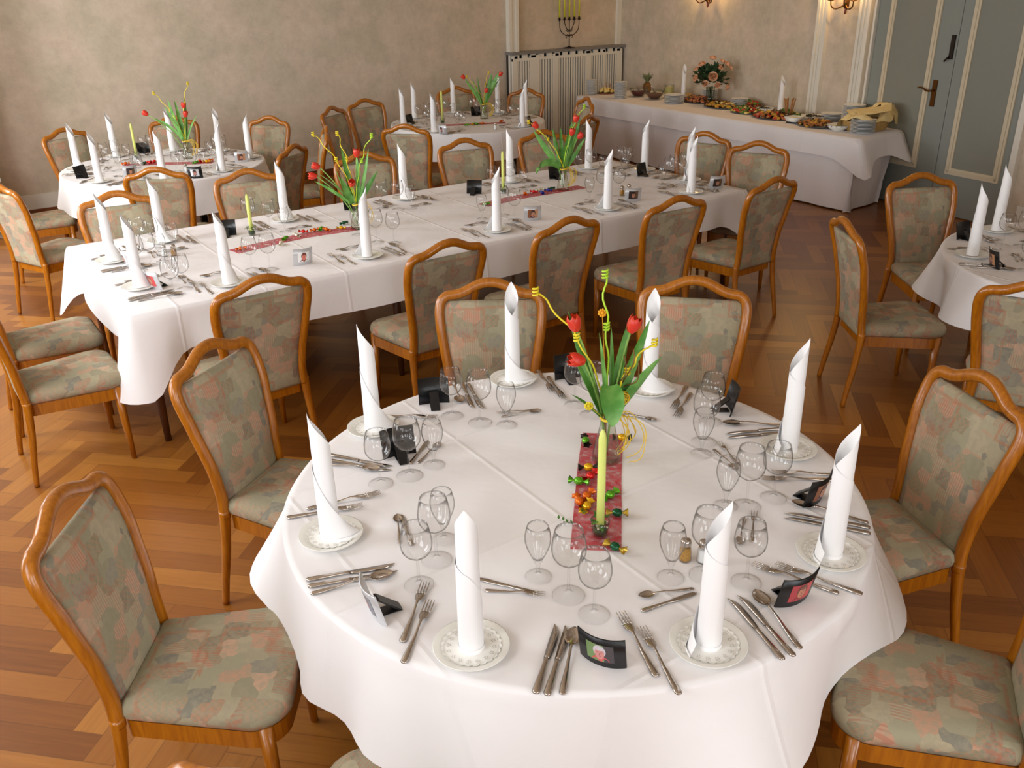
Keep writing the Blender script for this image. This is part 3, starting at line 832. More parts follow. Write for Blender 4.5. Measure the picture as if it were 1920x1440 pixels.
def quad_ring(off, z, wav=0.0):
    c = Vector((sum(p[0] for p in BUF) / 4, sum(p[1] for p in BUF) / 4, 0)); out = []
    for k in range(4):
        p, q = Vector((*BUF[k], 0)), Vector((*BUF[(k + 1) % 4], 0))
        e = (q - p).normalized(); nrm = Vector((e.y, -e.x, 0))
        m = max(8, int((q - p).length / 0.06))
        for i in range(m):
            u = p + (q - p) * (i / m)
            d = min(i, m - i) / m * (q - p).length
            w = wav * math.sin(i * 0.9 + k) * (1 - math.exp(-d * 6))
            nn = nrm
            if i == 0:
                pp = Vector((*BUF[k - 1], 0)); e0 = (p - pp).normalized(); nn = (nrm + Vector((e0.y, -e0.x, 0))).normalized() * 1.3
            out.append((u.x + nn.x * (off + w) - 8.2, u.y + nn.y * (off + w) - 7.4, z))
    return out
mb = MB()
rows = [quad_ring(-0.05, 0.735)] + [quad_ring(-0.012 - 0.1 * (0.735 - z) / 0.735, z, 0.010) for z in (0.735, 0.6, 0.45, 0.3, 0.15, 0.015)]
mb.grid(rows, 0, True)
solid('table_skirt', mb.make('table_skirt', 'linen_pressed'), 'floor-length white cloth skirt around the buffet table', 'tablecloth', (8.2, 7.4, 0))
mb = MB()
r0 = quad_ring(0.0, 0.75)
n = len(r0); cx, cy = sum(p[0] for p in r0) / n, sum(p[1] for p in r0) / n
rows = [[(cx + (p[0] - cx) * f, cy + (p[1] - cy) * f, 0.75) for p in r0] for f in (0.002, 0.5, 0.9)] + [r0]
for k in range(1, 7):
    s = k / 6; row = []
    for (x, y, z) in quad_ring(0.008 + 0.012 * s, 0):
        X, Y = x + 8.2, y + 7.4
        dn = math.hypot(X - 7.62, Y - 5.2); df = math.hypot(X - 8.42, Y - 5.28)
        drop = 0.205
        tipn = math.exp(-(dn / 0.17) ** 2); tipf = math.exp(-(df / 0.17) ** 2)
        end = 1 if Y < 5.32 and X > 7.64 else 0
        drop += 0.16 * tipn + 0.10 * tipf
        ox = (-0.02 * tipn + 0.02 * tipf) * s; oy = (-0.13 * tipn - 0.12 * tipf - 0.03 * end) * s
        row.append((x + ox, y + oy, 0.75 - drop * s + (drop * s * 0.2 if k == 1 else 0)))
    rows.append(row)
mb.grid(rows, 0, True)
solid('tablecloth', mb.make('tablecloth', 'linen_pressed'), 'white top cloth on the buffet with its folded corner hanging over the end', 'tablecloth', (8.2, 7.4, 0))
# ------------------------------------------------------------ tableware
def napkin_mesh(flare, turns, h=0.402, r=0.0285, pre=0.9, s1=0.11):
    """a square of linen folded to a triangle and rolled into a candle: the edge climbs in a spiral to a point"""
    n = int((turns + pre) * 44); rows = []; foot = []
    tot, p0 = turns * 2 * PI, pre * 2 * PI
    last = 1.9
    levels = 10
    for i in range(n + 1):
        a = -p0 + (tot + p0) * i / n
        t = a / (2 * PI)
        rr = r + 0.0024 * t
        s = max(0.0, (a - (tot - last)) / last)
        if a < 0: top = h - 0.24 * min(0.5, -t) - 0.02 * max(0, -t - 0.5)
        else:
            top = h - 0.24 * t if t < 0.5 else h - 0.12 - s1 * (t - 0.5)
            k = max(0.0, (t - 1.0) / (turns - 1.0)); top = top * (1 - k ** 1.4) + 0.03 * k ** 1.4
        row = []
        for k in range(levels + 1):
            z = top * k / levels
            q = rr - 0.0035 * (z / h)
            if s > 0: q += flare * s ** 1.7 * (1 - 0.55 * (k / levels))
            row.append((q * math.cos(a), q * math.sin(a), z))
        rows.append(row)
        if a > 0:
            q = rr + flare * s ** 1.7 + 0.0008
            foot.append([(q * math.cos(a), q * math.sin(a), 0.0), (q * math.cos(a), q * math.sin(a), 0.012)])
    return MB().grid(rows).grid(foot).make('rolled_napkin', 'napkin_linen')
NAP = {'tight': napkin_mesh(0.004, 1.62), 'mid': napkin_mesh(0.042, 1.62), 'wide': napkin_mesh(0.062, 1.75), 'skirt': napkin_mesh(0.060, 1.46)}
PLATE = MB().lathe([(0.001, 0.001), (0.052, 0.001), (0.056, 0.004), (0.075, 0.009), (0.092, 0.0155), (0.0935, 0.018), (0.091, 0.0182), (0.074, 0.0125), (0.058, 0.0085), (0.052, 0.0075), (0.001, 0.0075)], 40).make('side_plate', 'porcelain')
def doily_mesh():
    mb = MB(); n = 144; rows = []
    for q in (0.02, 0.4, 0.8, 0.9):
        rows.append([(0.074 * q * math.cos(2 * PI * j / n), 0.074 * q * math.sin(2 * PI * j / n), 0.0085 + 0.003 * max(0, q - .75)) for j in range(n)])
    rows.append([((0.070 + 0.0042 * abs(math.sin(12 * 2 * PI * j / n / 1))) * math.cos(2 * PI * j / n), (0.070 + 0.0042 * abs(math.sin(12 * 2 * PI * j / n))) * math.sin(2 * PI * j / n), 0.0135) for j in range(n)])
    mb.grid(rows, 0, True)
    # pierced flower pattern: raised rosettes and small openings showing the plate beneath
    for k in range(16):
        a = 2 * PI * k / 16
        for d, rr in ((0.055, 0.0022), (0.062, 0.0016)):
            for q in range(5):
                b = 2 * PI * q / 5
                c = (d * math.cos(a) + 0.0042 * math.cos(b), d * math.sin(a) + 0.0042 * math.sin(b))
                mb.add([(c[0] + rr * 0.7 * math.cos(2 * PI * j / 6), c[1] + rr * 0.7 * math.sin(2 * PI * j / 6), 0.0108 + (d - 0.055) * 0.25) for j in range(6)], [tuple(range(6))], 1, False)
    return mb.make('paper_doily', ['doily_paper', flat(196, 190, 178, 0.9)])
DOILY = doily_mesh()
def glass_mesh(prof, thick=0.0009, seg=28):
    outer = prof
    inner = [(max(r - thick, 0.0005), z + (0.001 if i == 0 else 0)) for i, (r, z) in enumerate(prof)]
    k = next(i for i, (r, z) in enumerate(prof) if z > prof[0][1] and r > 0.009 and i > 4)
    inn = [(max(r - thick, 0.0005), z) for r, z in prof[k:]]
    pr = list(prof) + list(reversed(inn)) + [(0.0005, inn[0][1] + 0.0)]
    return MB().lathe(pr, seg).make('wine_glass', 'clear_glass')
FOOT = [(0.0385, 0.0), (0.0395, 0.0012), (0.038, 0.0024), (0.022, 0.0045), (0.009, 0.008), (0.0050, 0.014)]
GL = {
    'big': glass_mesh([(r * 1.08, z) for r, z in FOOT] + [(0.0038, 0.03), (0.0036, 0.085), (0.0050, 0.093), (0.0100, 0.0965), (0.022, 0.102), (0.034, 0.112), (0.0425, 0.126), (0.0455, 0.142), (0.0448, 0.160), (0.0415, 0.180), (0.0365, 0.203)]),
    'wine': glass_mesh(FOOT + [(0.0038, 0.03), (0.0036, 0.078), (0.0050, 0.085), (0.0100, 0.0885), (0.022, 0.0945), (0.033, 0.104), (0.0405, 0.117), (0.0430, 0.132), (0.0422, 0.148), (0.0390, 0.166), (0.0345, 0.187)]),
    'tulip': glass_mesh([(r * 0.9, z) for r, z in FOOT] + [(0.0045, 0.026), (0.0055, 0.036), (0.0085, 0.046), (0.0150, 0.060), (0.0235, 0.078), (0.0315, 0.098), (0.0355, 0.116), (0.0355, 0.131), (0.0325, 0.148), (0.0285, 0.163)]),
}
def strip(mb, pts, mi=0):
    """pts: (y, half width, z mid, thickness) along a piece of cutlery"""
    rows = []
    for y, w, z, t in pts:
        rows.append([(-w, y, z), (-w * 0.6, y, z + t), (w * 0.6, y, z + t), (w, y, z), (w * 0.6, y, z - t * 0.5), (-w * 0.6, y, z - t * 0.5)])
    return mb.grid(rows, mi, True, True, True, True)
def cutlery():
    d = {}
    hand = [(-0.118, 0.0055, 0.003, 0.0025), (-0.112, 0.0095, 0.0034, 0.003), (-0.095, 0.0092, 0.0036, 0.003), (-0.06, 0.0068, 0.004, 0.0028), (-0.025, 0.0045, 0.0046, 0.0024)]
    mb = strip(MB(), [(-0.120, 0.006, 0.003, 0.003), (-0.113, 0.0100, 0.0036, 0.0034), (-0.08, 0.0085, 0.004, 0.0036), (-0.03, 0.0062, 0.0042, 0.0036), (-0.012, 0.0060, 0.0042, 0.0034), (-0.004, 0.0072, 0.004, 0.003)])
    rows = []
    for i in range(13):
        t = i / 12; y = -0.004 + 0.124 * t
        l = -0.0072 - 0.001 * math.sin(t * PI); r = 0.0085 + 0.004 * math.sin(min(1, t * 1.25) * PI * 0.8)
        if t > 0.7: r = r * (1 - ((t - 0.7) / 0.3) ** 2.2) + -0.006 * ((t - 0.7) / 0.3) ** 2.2
        rows.append([(l, y, 0.0042), ((l + r) / 2, y, 0.0048), (r, y, 0.0030), ((l + r) / 2, y, 0.0026)])
    mb.grid(rows, 0, True, True, True, True)
    d['knife'] = mb.make('dinner_knife', 'steel')
    def spoon(sc):
        mb = strip(MB(), [(-0.113, 0.004, 0.003, 0.002), (-0.108, 0.0085, 0.0034, 0.0024), (-0.08, 0.0082, 0.004, 0.0024), (-0.04, 0.0055, 0.006, 0.0022), (0.0, 0.0036, 0.011, 0.0022), (0.035, 0.0036, 0.012, 0.0022), (0.052, 0.006, 0.009, 0.002)])
        rows = []
        for i in range(15):
            t = i / 14; y = 0.046 + 0.066 * t
            w = 0.0205 * math.sin(PI * min(1.0, max(0.0, t)) ** 0.85) ** 0.62 + 0.0005
            dep = 0.0075 * math.sin(PI * t) ** 0.7
            rows.append([(w * u, y, 0.0098 - dep * (1 - u * u)) for u in (-1, -0.8, -0.4, 0, 0.4, 0.8, 1)] + [(w * u, y, 0.0088 - dep * (1 - u * u)) for u in (1, 0.8, 0.4, 0, -0.4, -0.8, -1)])
        mb.grid(rows, 0, True, True, True, True)
        return mb.xf(Matrix.Scale(sc, 4))
    d['spoon'] = spoon(1.0).make('soup_spoon', 'steel')
    d['dessert_spoon'] = spoon(0.68).make('dessert_spoon', 'steel')
    def fork(sc, tines):
        mb = strip(MB(), hand + [(0.0, 0.0036, 0.009, 0.0022), (0.018, 0.0034, 0.0115, 0.0022), (0.03, 0.0045, 0.0115, 0.002), (0.04, 0.0105, 0.0095, 0.0018), (0.05, 0.0125, 0.0075, 0.0016), (0.062, 0.0128, 0.0066, 0.0014), (0.066, 0.0128, 0.0066, 0.0014)])
        for k in range(tines):
            x = (-0.0112 + 0.0224 * k / (tines - 1))
            mb.tube([(x, 0.064, 0.0066), (x, 0.085, 0.0062), (x, 0.104, 0.0078), (x * 0.98, 0.112, 0.0096)], [0.0019, 0.0018, 0.0014, 0.0007], 6)
        return mb.xf(Matrix.Scale(sc, 4))
    d['fork'] = fork(1.0, 4).make('dinner_fork', 'steel')
    d['dessert_fork'] = fork(0.70, 3).make('dessert_fork', 'steel')
    mb = strip(MB(), [(-0.085, 0.004, 0.003, 0.002), (-0.08, 0.0075, 0.0034, 0.0024), (-0.05, 0.006, 0.0035, 0.0024), (-0.006, 0.0045, 0.0035, 0.002), (0.01, 0.007, 0.0032, 0.0012), (0.06, 0.0085, 0.003, 0.0008), (0.078, 0.006, 0.0028, 0.0006), (0.084, 0.001, 0.0028, 0.0004)])
    d['dessert_knife'] = mb.make('dessert_knife', 'steel')
    return d
CUT = cutlery()
CNAME = dict(knife='dinner_knife', spoon='soup_spoon', fork='dinner_fork', dessert_spoon='dessert_spoon', dessert_fork='dessert_fork', dessert_knife='dessert_knife')
def lay(kind, tip, end, label, group='steel cutlery'):
    mx, my = (tip[0] + end[0]) / 2, (tip[1] + end[1]) / 2
    a = math.atan2(tip[1] - end[1], tip[0] - end[0]) - PI / 2
    return solid(CNAME[kind], CUT[kind], label, kind.split('_')[-1], (mx, my, TOP - 0.0015), a, group)
def plate(p, at, doily=False):
    solid('side_plate', PLATE, 'round white side plate ' + at, 'plate', (p[0], p[1], TOP - 0.001), 0, 'white side plates under the napkins')
    if doily:
        solid('paper_doily', DOILY, 'round white lace paper doily on the plate ' + at, 'doily', (p[0], p[1], TOP), p[0] * 9, 'lace doilies')
def napkin(p, tip_deg, at, kind='mid', h=1.0, tag_='tall rolled white napkin '):
    o = solid('rolled_napkin', NAP[kind], tag_ + at, 'napkin', (p[0], p[1], TOP + 0.0085), math.radians(tip_deg - 34), 'rolled napkins')
    if h != 1.0: o.scale = (1, 1, h)
    return o
def glass(kind, p, at, what=None):
    w = {'big': 'large red-wine glass', 'wine': 'round white-wine glass', 'tulip': 'small tulip-shaped glass'}[kind]
    return solid('wine_glass', GL[kind], (what or 'clear ' + w) + ' ' + at, 'glass', (p[0], p[1], TOP - 0.0015), 0, 'wine glasses')

# curved photo frames with a printed portrait
def frame_parts(col, pic):
    W, H, sag, th = 0.116, 0.100, 0.016, 0.004
    M = Matrix.Rotation(math.radians(-13), 4, 'X')
    def P(u, v, off):                                   # u across (-1..1), v up (0..1), front is +Y
        return M @ Vector((u * W / 2, sag * (1 - u * u) + off, v * H + 0.001))
    mb = MB()
    n = 12
    f = [[P(-1 + 2 * j / n, v, 0) for j in range(n + 1)] for v in (0, .5, 1)]
    b = [[P(-1 + 2 * j / n, v, -th) for j in range(n + 1)] for v in (0, .5, 1)]
    rows = [f[0], f[1], f[2], b[2], b[1], b[0], f[0]]
    mb.grid(rows, 0)
    for j in (0, n):
        mb.add([f[0][j], f[1][j], f[2][j], b[2][j], b[1][j], b[0][j]], [tuple(range(6))], 0, False)
    frame = mb.make('frame', col)
    # stand: a bent card foot behind
    mb = MB()
    for x in (-0.016, 0.016):
        pass
    mb.add([(-.017, 0.006, 0.052), (.017, 0.006, 0.052), (.017, -0.052, 0.001), (-.017, -0.052, 0.001), (-.017, -0.002, 0.050), (.017, -0.002, 0.050), (.017, -0.060, 0.001), (-.017, -0.060, 0.001)],
           [(0, 1, 2, 3), (7, 6, 5, 4), (0, 3, 7, 4), (1, 5, 6, 2), (3, 2, 6, 7), (0, 4, 5, 1)], 0, False)
    mb.box((-0.017, -0.055, 0.0005), (0.017, 0.004, 0.003))
    stand = mb.make('stand', 'black_card')
    # picture: printed on a gently curved sheet
    bg1, bg2, hair, skin, shirt = pic
    mats = [flat(*c) for c in (bg1, bg2, hair, skin, shirt)] + [flat(70, 40, 36), flat(150, 70, 66)]
    mb = MB()
    def patch(u0, u1, v0, v1, mi, lay_):
        m = 8
        mb.grid([[P(-(u0 + (u1 - u0) * j / m), v, 0.0006 + lay_ * 0.00012) for j in range(m + 1)] for v in (v0, v1)], mi, smooth=False)
    def oval(cu, cv, ru, rv, mi, lay_, a0=0, a1=360, n=22):
        V = [P(-cu, cv, 0.0006 + lay_ * 0.00012)]
        for j in range(n + 1):
            a = math.radians(a0 + (a1 - a0) * j / n)
            V.append(P(-max(-.56, min(.56, cu + ru * math.cos(a))), max(.22, min(.78, cv + rv * math.sin(a))), 0.0006 + lay_ * 0.00012))
        mb.add(V, [(0, j, j + 1) for j in range(1, n + 1)], mi, False)
    patch(-.58, .58, .20, .80, 0, 0)
    patch(.18, .58, .20, .80, 1, 1)
    oval(0.02, .20, .38, .20, 4, 2, 0, 180)
    oval(0.0, .57, .27, .21, 2, 3)
    oval(0.0, .49, .205, .205, 3, 4)
    oval(0.0, .66, .20, .06, 2, 5)
    for s in (-1, 1): oval(s * .085, .53, .028, .012, 5, 6)
    oval(0, .47, .02, .035, 6, 6); oval(0, .395, .07, .014, 6, 6)
    pict = mb.make('picture', mats)
    return frame, stand, pict
PICS = {
    'white': ((120, 150, 90), (70, 62, 66), (214, 208, 214), (216, 146, 140), (216, 92, 92)),
    'red': ((176, 60, 66), (206, 60, 60), (120, 70, 56), (196, 130, 100), (140, 44, 44)),
    'brown': ((150, 92, 60), (206, 150, 110), (60, 40, 40), (206, 150, 120), (40, 40, 90)),
    'blue': ((196, 180, 176), (120, 120, 130), (160, 140, 140), (210, 150, 140), (60, 84, 160)),
    'pair': ((244, 242, 240), (236, 236, 236), (110, 46, 40), (224, 130, 112), (120, 40, 40)),
    'dark': ((60, 44, 40), (110, 84, 60), (40, 28, 26), (196, 140, 110), (40, 40, 48)),
    'pale': ((236, 234, 236), (226, 222, 226), (50, 44, 44), (190, 130, 112), (60, 60, 70)),
}
_fr = {}
def photo_frame(L, R, col, pic, label):
    """L, R: lower corners as seen from the picture side"""
    k = (col, pic)
    if k not in _fr: _fr[k] = frame_parts({'black': 'black_card', 'silver': 'silver_card'}[col], PICS[pic])
    mx, my = (L[0] + R[0]) / 2, (L[1] + R[1]) / 2
    # picture side faces +Y locally; seen from there the left corner lies towards +X
    a = math.atan2(L[1] - R[1], L[0] - R[0])
    t = thing('photo_frame', label, 'photo frame', (mx, my, TOP), a, 'small curved photo frames')
    f, s, p = _fr[k]
    link('frame', f, t); link('stand', s, t); link('picture', p, t)
    return t

# ------------------------------------------------------------ nearest round table, place by place
PL = ["at the nearest round table's %s-o'clock place" % w for w in ('seven', 'five', 'four', 'two', 'one', 'eleven', 'ten', 'eight')]
PLP = [(0.841, 1.430), (1.306, 1.105), (1.842, 1.161), (2.222, 1.618), (2.178, 2.250), (1.804, 2.638), (1.168, 2.602), (0.763, 2.066)]
NT = [(268, 'tight'), (0, 'mid'), (5, 'mid'), (0, 'mid'), (75, 'wide'), (90, 'wide'), (205, 'skirt'), (200, 'skirt')]
for i in range(8):
    plate(PLP[i], PL[i], True)
    napkin(PLP[i], NT[i][0], PL[i], NT[i][1])
# (kind, tip, handle end, words)
FRONT_CUT = [
    (0, 'fork', (0.8843, 1.7227), (0.7125, 1.5443), 'outer dinner fork'), (0, 'fork', (0.8555, 1.6472), (0.6833, 1.4820), 'inner dinner fork'),
    (0, 'knife', (1.0604, 1.3775), (0.8796, 1.2223), 'inner dinner knife'), (0, 'knife', (1.0759, 1.3564), (0.8991, 1.2042), 'outer dinner knife'), (0, 'spoon', (1.0931, 1.3463), (0.9203, 1.1789), 'soup spoon'),
    (0, 'dessert_fork', (1.0989, 1.4964), (1.0005, 1.5874), 'dessert fork'), (0, 'dessert_knife', (1.0048, 1.6459), (1.0850, 1.5175), 'dessert knife'),
    (1, 'fork', (1.2178, 1.3254), (1.1349, 1.0990), 'outer dinner fork'), (1, 'fork', (1.2234, 1.2539), (1.1374, 1.0279), 'inner dinner fork'),
    (1, 'knife', (1.4825, 1.2002), (1.4119, 0.9666), 'inner dinner knife'), (1, 'knife', (1.5117, 1.1923), (1.4420, 0.9602), 'outer dinner knife'), (1, 'spoon', (1.5573, 1.1861), (1.4732, 0.9621), 'soup spoon'),
    (1, 'dessert_spoon', (1.2993, 1.3394), (1.4329, 1.2824), 'dessert spoon'), (1, 'dessert_knife', (1.4193, 1.2651), (1.2754, 1.2912), 'dessert knife'),
    (2, 'fork', (1.6392, 1.2542), (1.7193, 1.0568), 'outer dinner fork'), (2, 'fork', (1.6891, 1.2177), (1.7654, 1.0178), 'inner dinner fork'),
    (2, 'knife', (1.8900, 1.3602), (2.0218, 1.1610), 'inner dinner knife'), (2, 'knife', (1.9129, 1.3752), (2.0449, 1.1807), 'outer dinner knife'), (2, 'spoon', (1.9766, 1.3975), (2.0612, 1.2028), 'soup spoon'),
    (2, 'dessert_fork', (1.8393, 1.4295), (1.7287, 1.3405), 'dessert fork'), (2, 'dessert_spoon', (1.6800, 1.3441), (1.7947, 1.4270), 'dessert spoon'),
    (3, 'fork', (2.0127, 1.5421), (2.1716, 1.4202), 'outer dinner fork'), (3, 'fork', (2.0833, 1.5351), (2.2110, 1.4278), 'inner dinner fork'),
    (3, 'knife', (2.1323, 1.8007), (2.3338, 1.6992), 'inner dinner knife'), (3, 'knife', (2.1425, 1.8274), (2.3565, 1.7224), 'outer dinner knife'), (3, 'spoon', (2.2060, 1.8761), (2.3517, 1.7514), 'soup spoon'),
    (3, 'dessert_fork', (2.0815, 1.8000), (2.0182, 1.6515), 'dessert fork'), (3, 'dessert_spoon', (1.9891, 1.6388), (2.0284, 1.7646), 'dessert spoon'),
    (4, 'fork', (2.1467, 2.0820), (2.2980, 2.1786), 'outer dinner fork'), (4, 'fork', (2.1097, 2.0275), (2.2630, 2.1208), 'inner dinner fork'),
    (4, 'dessert_knife', (1.9544, 2.1822), (1.9985, 2.1002), 'dessert knife'), (4, 'dessert_spoon', (2.0148, 2.0613), (1.9525, 2.1563), 'dessert spoon'),
    (5, 'fork', (1.8701, 2.4652), (1.9406, 2.6481), 'inner dinner fork'), (5, 'fork', (1.8665, 2.3962), (1.9341, 2.5672), 'outer dinner fork'),
    (5, 'knife', (1.5448, 2.5290), (1.6327, 2.7504), 'inner dinner knife'), (5, 'knife', (1.5779, 2.5211), (1.6404, 2.7066), 'outer dinner knife'), (5, 'spoon', (1.5385, 2.6140), (1.6055, 2.7710), 'soup spoon'),
    (5, 'dessert_fork', (1.5858, 2.4426), (1.7393, 2.3716), 'dessert fork'), (5, 'dessert_spoon', (1.7404, 2.3596), (1.5869, 2.4091), 'dessert spoon'),
    (6, 'knife', (1.0763, 2.3475), (0.9760, 2.4982), 'inner dinner knife'), (6, 'knife', (1.0550, 2.3328), (0.9607, 2.4645), 'outer dinner knife'), (6, 'spoon', (1.0225, 2.3614), (0.9358, 2.4564), 'soup spoon'),
    (6, 'fork', (1.3675, 2.5684), (1.2609, 2.6593), 'dinner fork'), (6, 'dessert_knife', (1.2713, 2.4002), (1.1642, 2.3131), 'dessert knife'), (6, 'dessert_spoon', (1.3171, 2.3756), (1.1684, 2.2878), 'dessert spoon'),
    (7, 'fork', (0.9851, 2.1955), (0.7713, 2.2469), 'outer dinner fork'), (7, 'fork', (0.9089, 2.1603), (0.7005, 2.2373), 'inner dinner fork'),
    (7, 'knife', (0.8553, 1.8346), (0.6178, 1.9204), 'inner dinner knife'), (7, 'knife', (0.8453, 1.8003), (0.6104, 1.8918), 'outer dinner knife'), (7, 'spoon', (0.8266, 1.8052), (0.6115, 1.8551), 'soup spoon'),
    (7, 'dessert_spoon', (0.9780, 2.0651), (0.9031, 1.9084), 'dessert spoon'), (7, 'dessert_knife', (0.9815, 2.0480), (0.9327, 1.8931), 'dessert knife'),
]
for i, kind, tip, end, w in FRONT_CUT:
    lay(kind, tip, end, 'steel %s %s' % (w, PL[i]))
FRONT_GL = [
    (6, 'wine', (1.0174, 2.2515)), (6, 'big', (1.1163, 2.2404)), (6, 'tulip', (1.2156, 2.2527)),
    (5, 'wine', (1.4522, 2.5266)), (5, 'big', (1.5040, 2.4179)), (5, 'tulip', (1.5721, 2.3459)),
    (7, 'big', (0.9558, 1.7913)), (7, 'wine', (0.8613, 1.7225)), (7, 'tulip', (1.0226, 1.8629)),
    (0, 'tulip', (1.1390, 1.5650)), (0, 'big', (1.1562, 1.4546)), (0, 'wine', (1.1613, 1.3564)),
    (1, 'tulip', (1.4218, 1.3523)), (1, 'big', (1.5030, 1.3043)), (1, 'wine', (1.5684, 1.2195)),
    (2, 'tulip', (1.8012, 1.5085)), (2, 'big', (1.8493, 1.4694)), (2, 'wine', (1.9526, 1.4528)),
    (3, 'tulip', (1.9777, 1.7794)), (3, 'big', (2.0449, 1.8322)), (3, 'wine', (2.1743, 1.9259)),
    (4, 'wine', (1.8721, 2.3281)), (4, 'big', (1.8679, 2.2253)),
]
for i, kind, p in FRONT_GL:
    glass(kind, p, PL[i])
photo_frame((1.0441, 1.2624), (1.0972, 1.1645), 'black', 'white', 'black curved photo frame with a white-haired portrait, nearest round table')
photo_frame((1.5435, 1.1059), (1.6630, 1.0899), 'black', 'red', 'black curved photo frame with a reddish portrait, nearest round table')
photo_frame((1.9930, 1.3632), (2.0733, 1.3749), 'black', 'brown', 'black curved photo frame turned to the right edge of the nearest round table')
photo_frame((0.7268, 1.7278), (0.7131, 1.6352), 'silver', 'blue', 'silver curved photo frame turned aside by the forks, nearest round table')
photo_frame((1.1999, 2.3590), (1.0989, 2.3796), 'black', 'dark', 'photo frame seen from its black back behind two glasses, nearest round table')
photo_frame((1.5003, 2.6254), (1.3959, 2.6751), 'black', 'pale', 'photo frame seen from its black back beside the eleven-o\'clock glasses, nearest table')
photo_frame((2.0391, 2.5072), (1.9534, 2.5397), 'black', 'pair', 'photo frame seen from its black back left of the tulip vase, nearest table')
photo_frame((2.2432, 1.8900), (2.3366, 2.0128), 'black', 'pale', 'photo frame seen edge-on behind the stacked-up glasses, nearest round table')

# salt and pepper
def shaker(p, fill, label):
    t = thing('shaker', label, 'shaker', (p[0], p[1], TOP - 0.001), 0, 'glass shakers')
    link('glass_body', MB().lathe([(0.001, 0.0), (0.017, 0.0), (0.0185, 0.003), (0.0175, 0.03), (0.0145, 0.048), (0.0135, 0.052)], 12).make('glass_body', 'clear_glass'), t)
    link('filling', MB().lathe([(0.001, 0.004), (0.0155, 0.004), (0.0165, 0.008), (0.0155, 0.028), (0.0138, 0.040), (0.001, 0.040)], 12).make('filling', fill), t)
    link('cap', MB().lathe([(0.0145, 0.050), (0.0150, 0.052), (0.0150, 0.060), (0.013, 0.067), (0.007, 0.070), (0.001, 0.0705)], 16).make('cap', 'steel'), t)
shaker((1.5087, 1.3858), 'pepper', 'glass pepper shaker with brown filling on the nearest round table')
shaker((1.5434, 1.3513), 'salt', 'glass salt shaker half hidden by a napkin on the nearest round table')

# ------------------------------------------------------------ the other places, laid alike
def setting(p, cdeg, at, tipdeg, kind='mid', cut=True, glasses=('big', 'wine', 'tulip'), jit=0.0, skip=(), h=1.0):
    """p: plate; cdeg: direction from the guest towards the table"""
    v = dirv(cdeg); u = Vector((v.y, -v.x, 0))
    R2 = random.Random(int(p[0] * 977 + p[1] * 131))
    def at_(a, b):
        q = Vector((p[0], p[1], 0)) + u * (a + R2.uniform(-1, 1) * 0.006) + v * (b + R2.uniform(-1, 1) * 0.006)
        return (q.x, q.y)
    plate(p, at)
    napkin(p, tipdeg, at, kind, h)
    if cut:
        for kd, a, b, w in (('fork', (-.152, .20), (-.165, -.04), 'outer dinner fork'), ('fork', (-.122, .14), (-.124, -.10), 'inner dinner fork'), ('knife', (.15, .145), (.158, -.10), 'inner dinner knife'), ('knife', (.176, .14), (.188, -.10), 'outer dinner knife'),
                            ('spoon', (.236, .175), (.222, -.07), 'soup spoon'), ('dessert_fork', (.07, .25), (-.07, .255), 'dessert fork'), ('dessert_spoon', (-.07, .225), (.07, .215), 'dessert spoon')):
            if w.split()[-1] in skip or kd in skip: continue
            lay(kd, at_(*a), at_(*b), 'steel %s %s' % (w, at))
    pos = {'big': (.155, .275), 'wine': (.235, .215), 'tulip': (.10, .345)}
    for g in glasses:
        glass(g, at_(*pos[g]), at)
LS = ['at the %s place on the long table\'s near side' % w for w in ORD]
LF = ['at the %s place on the long table\'s far side' % w for w in ORD]
for i, (x, tip, kd) in enumerate(((1.301, 190, 'mid'), (2.122, 15, 'skirt'), (3.034, 15, 'skirt'), (3.953, 15, 'skirt'), (4.755, 10, 'tight'))):
    setting((x, 4.585), 90, LS[i], tip, kd, glasses=())
for i, (x, y, tip, kd) in enumerate(((1.251, 5.70, 195, 'skirt'), (2.07, 5.72, 190, 'mid'), (3.007, 5.765, 195, 'skirt'), (3.95, 5.76, 195, 'mid'), (4.756, 5.775, 190, 'tight'))):
    setting((x, y), -90, LF[i], tip, kd, glasses=())
EL = ['at the long table\'s left end, nearer place', 'at the long table\'s left end, farther place', 'at the long table\'s right end, farther place', 'at the long table\'s right end, nearer place']
setting((0.90, 4.827), 0, EL[0], 190, 'mid', glasses=())
setting((0.895, 5.44), 0, EL[1], 190, 'mid', glasses=())
setting((5.06, 5.42), 180, EL[2], 10, 'tight', glasses=())
setting((5.05, 4.90), 180, EL[3], 10, 'mid', glasses=())
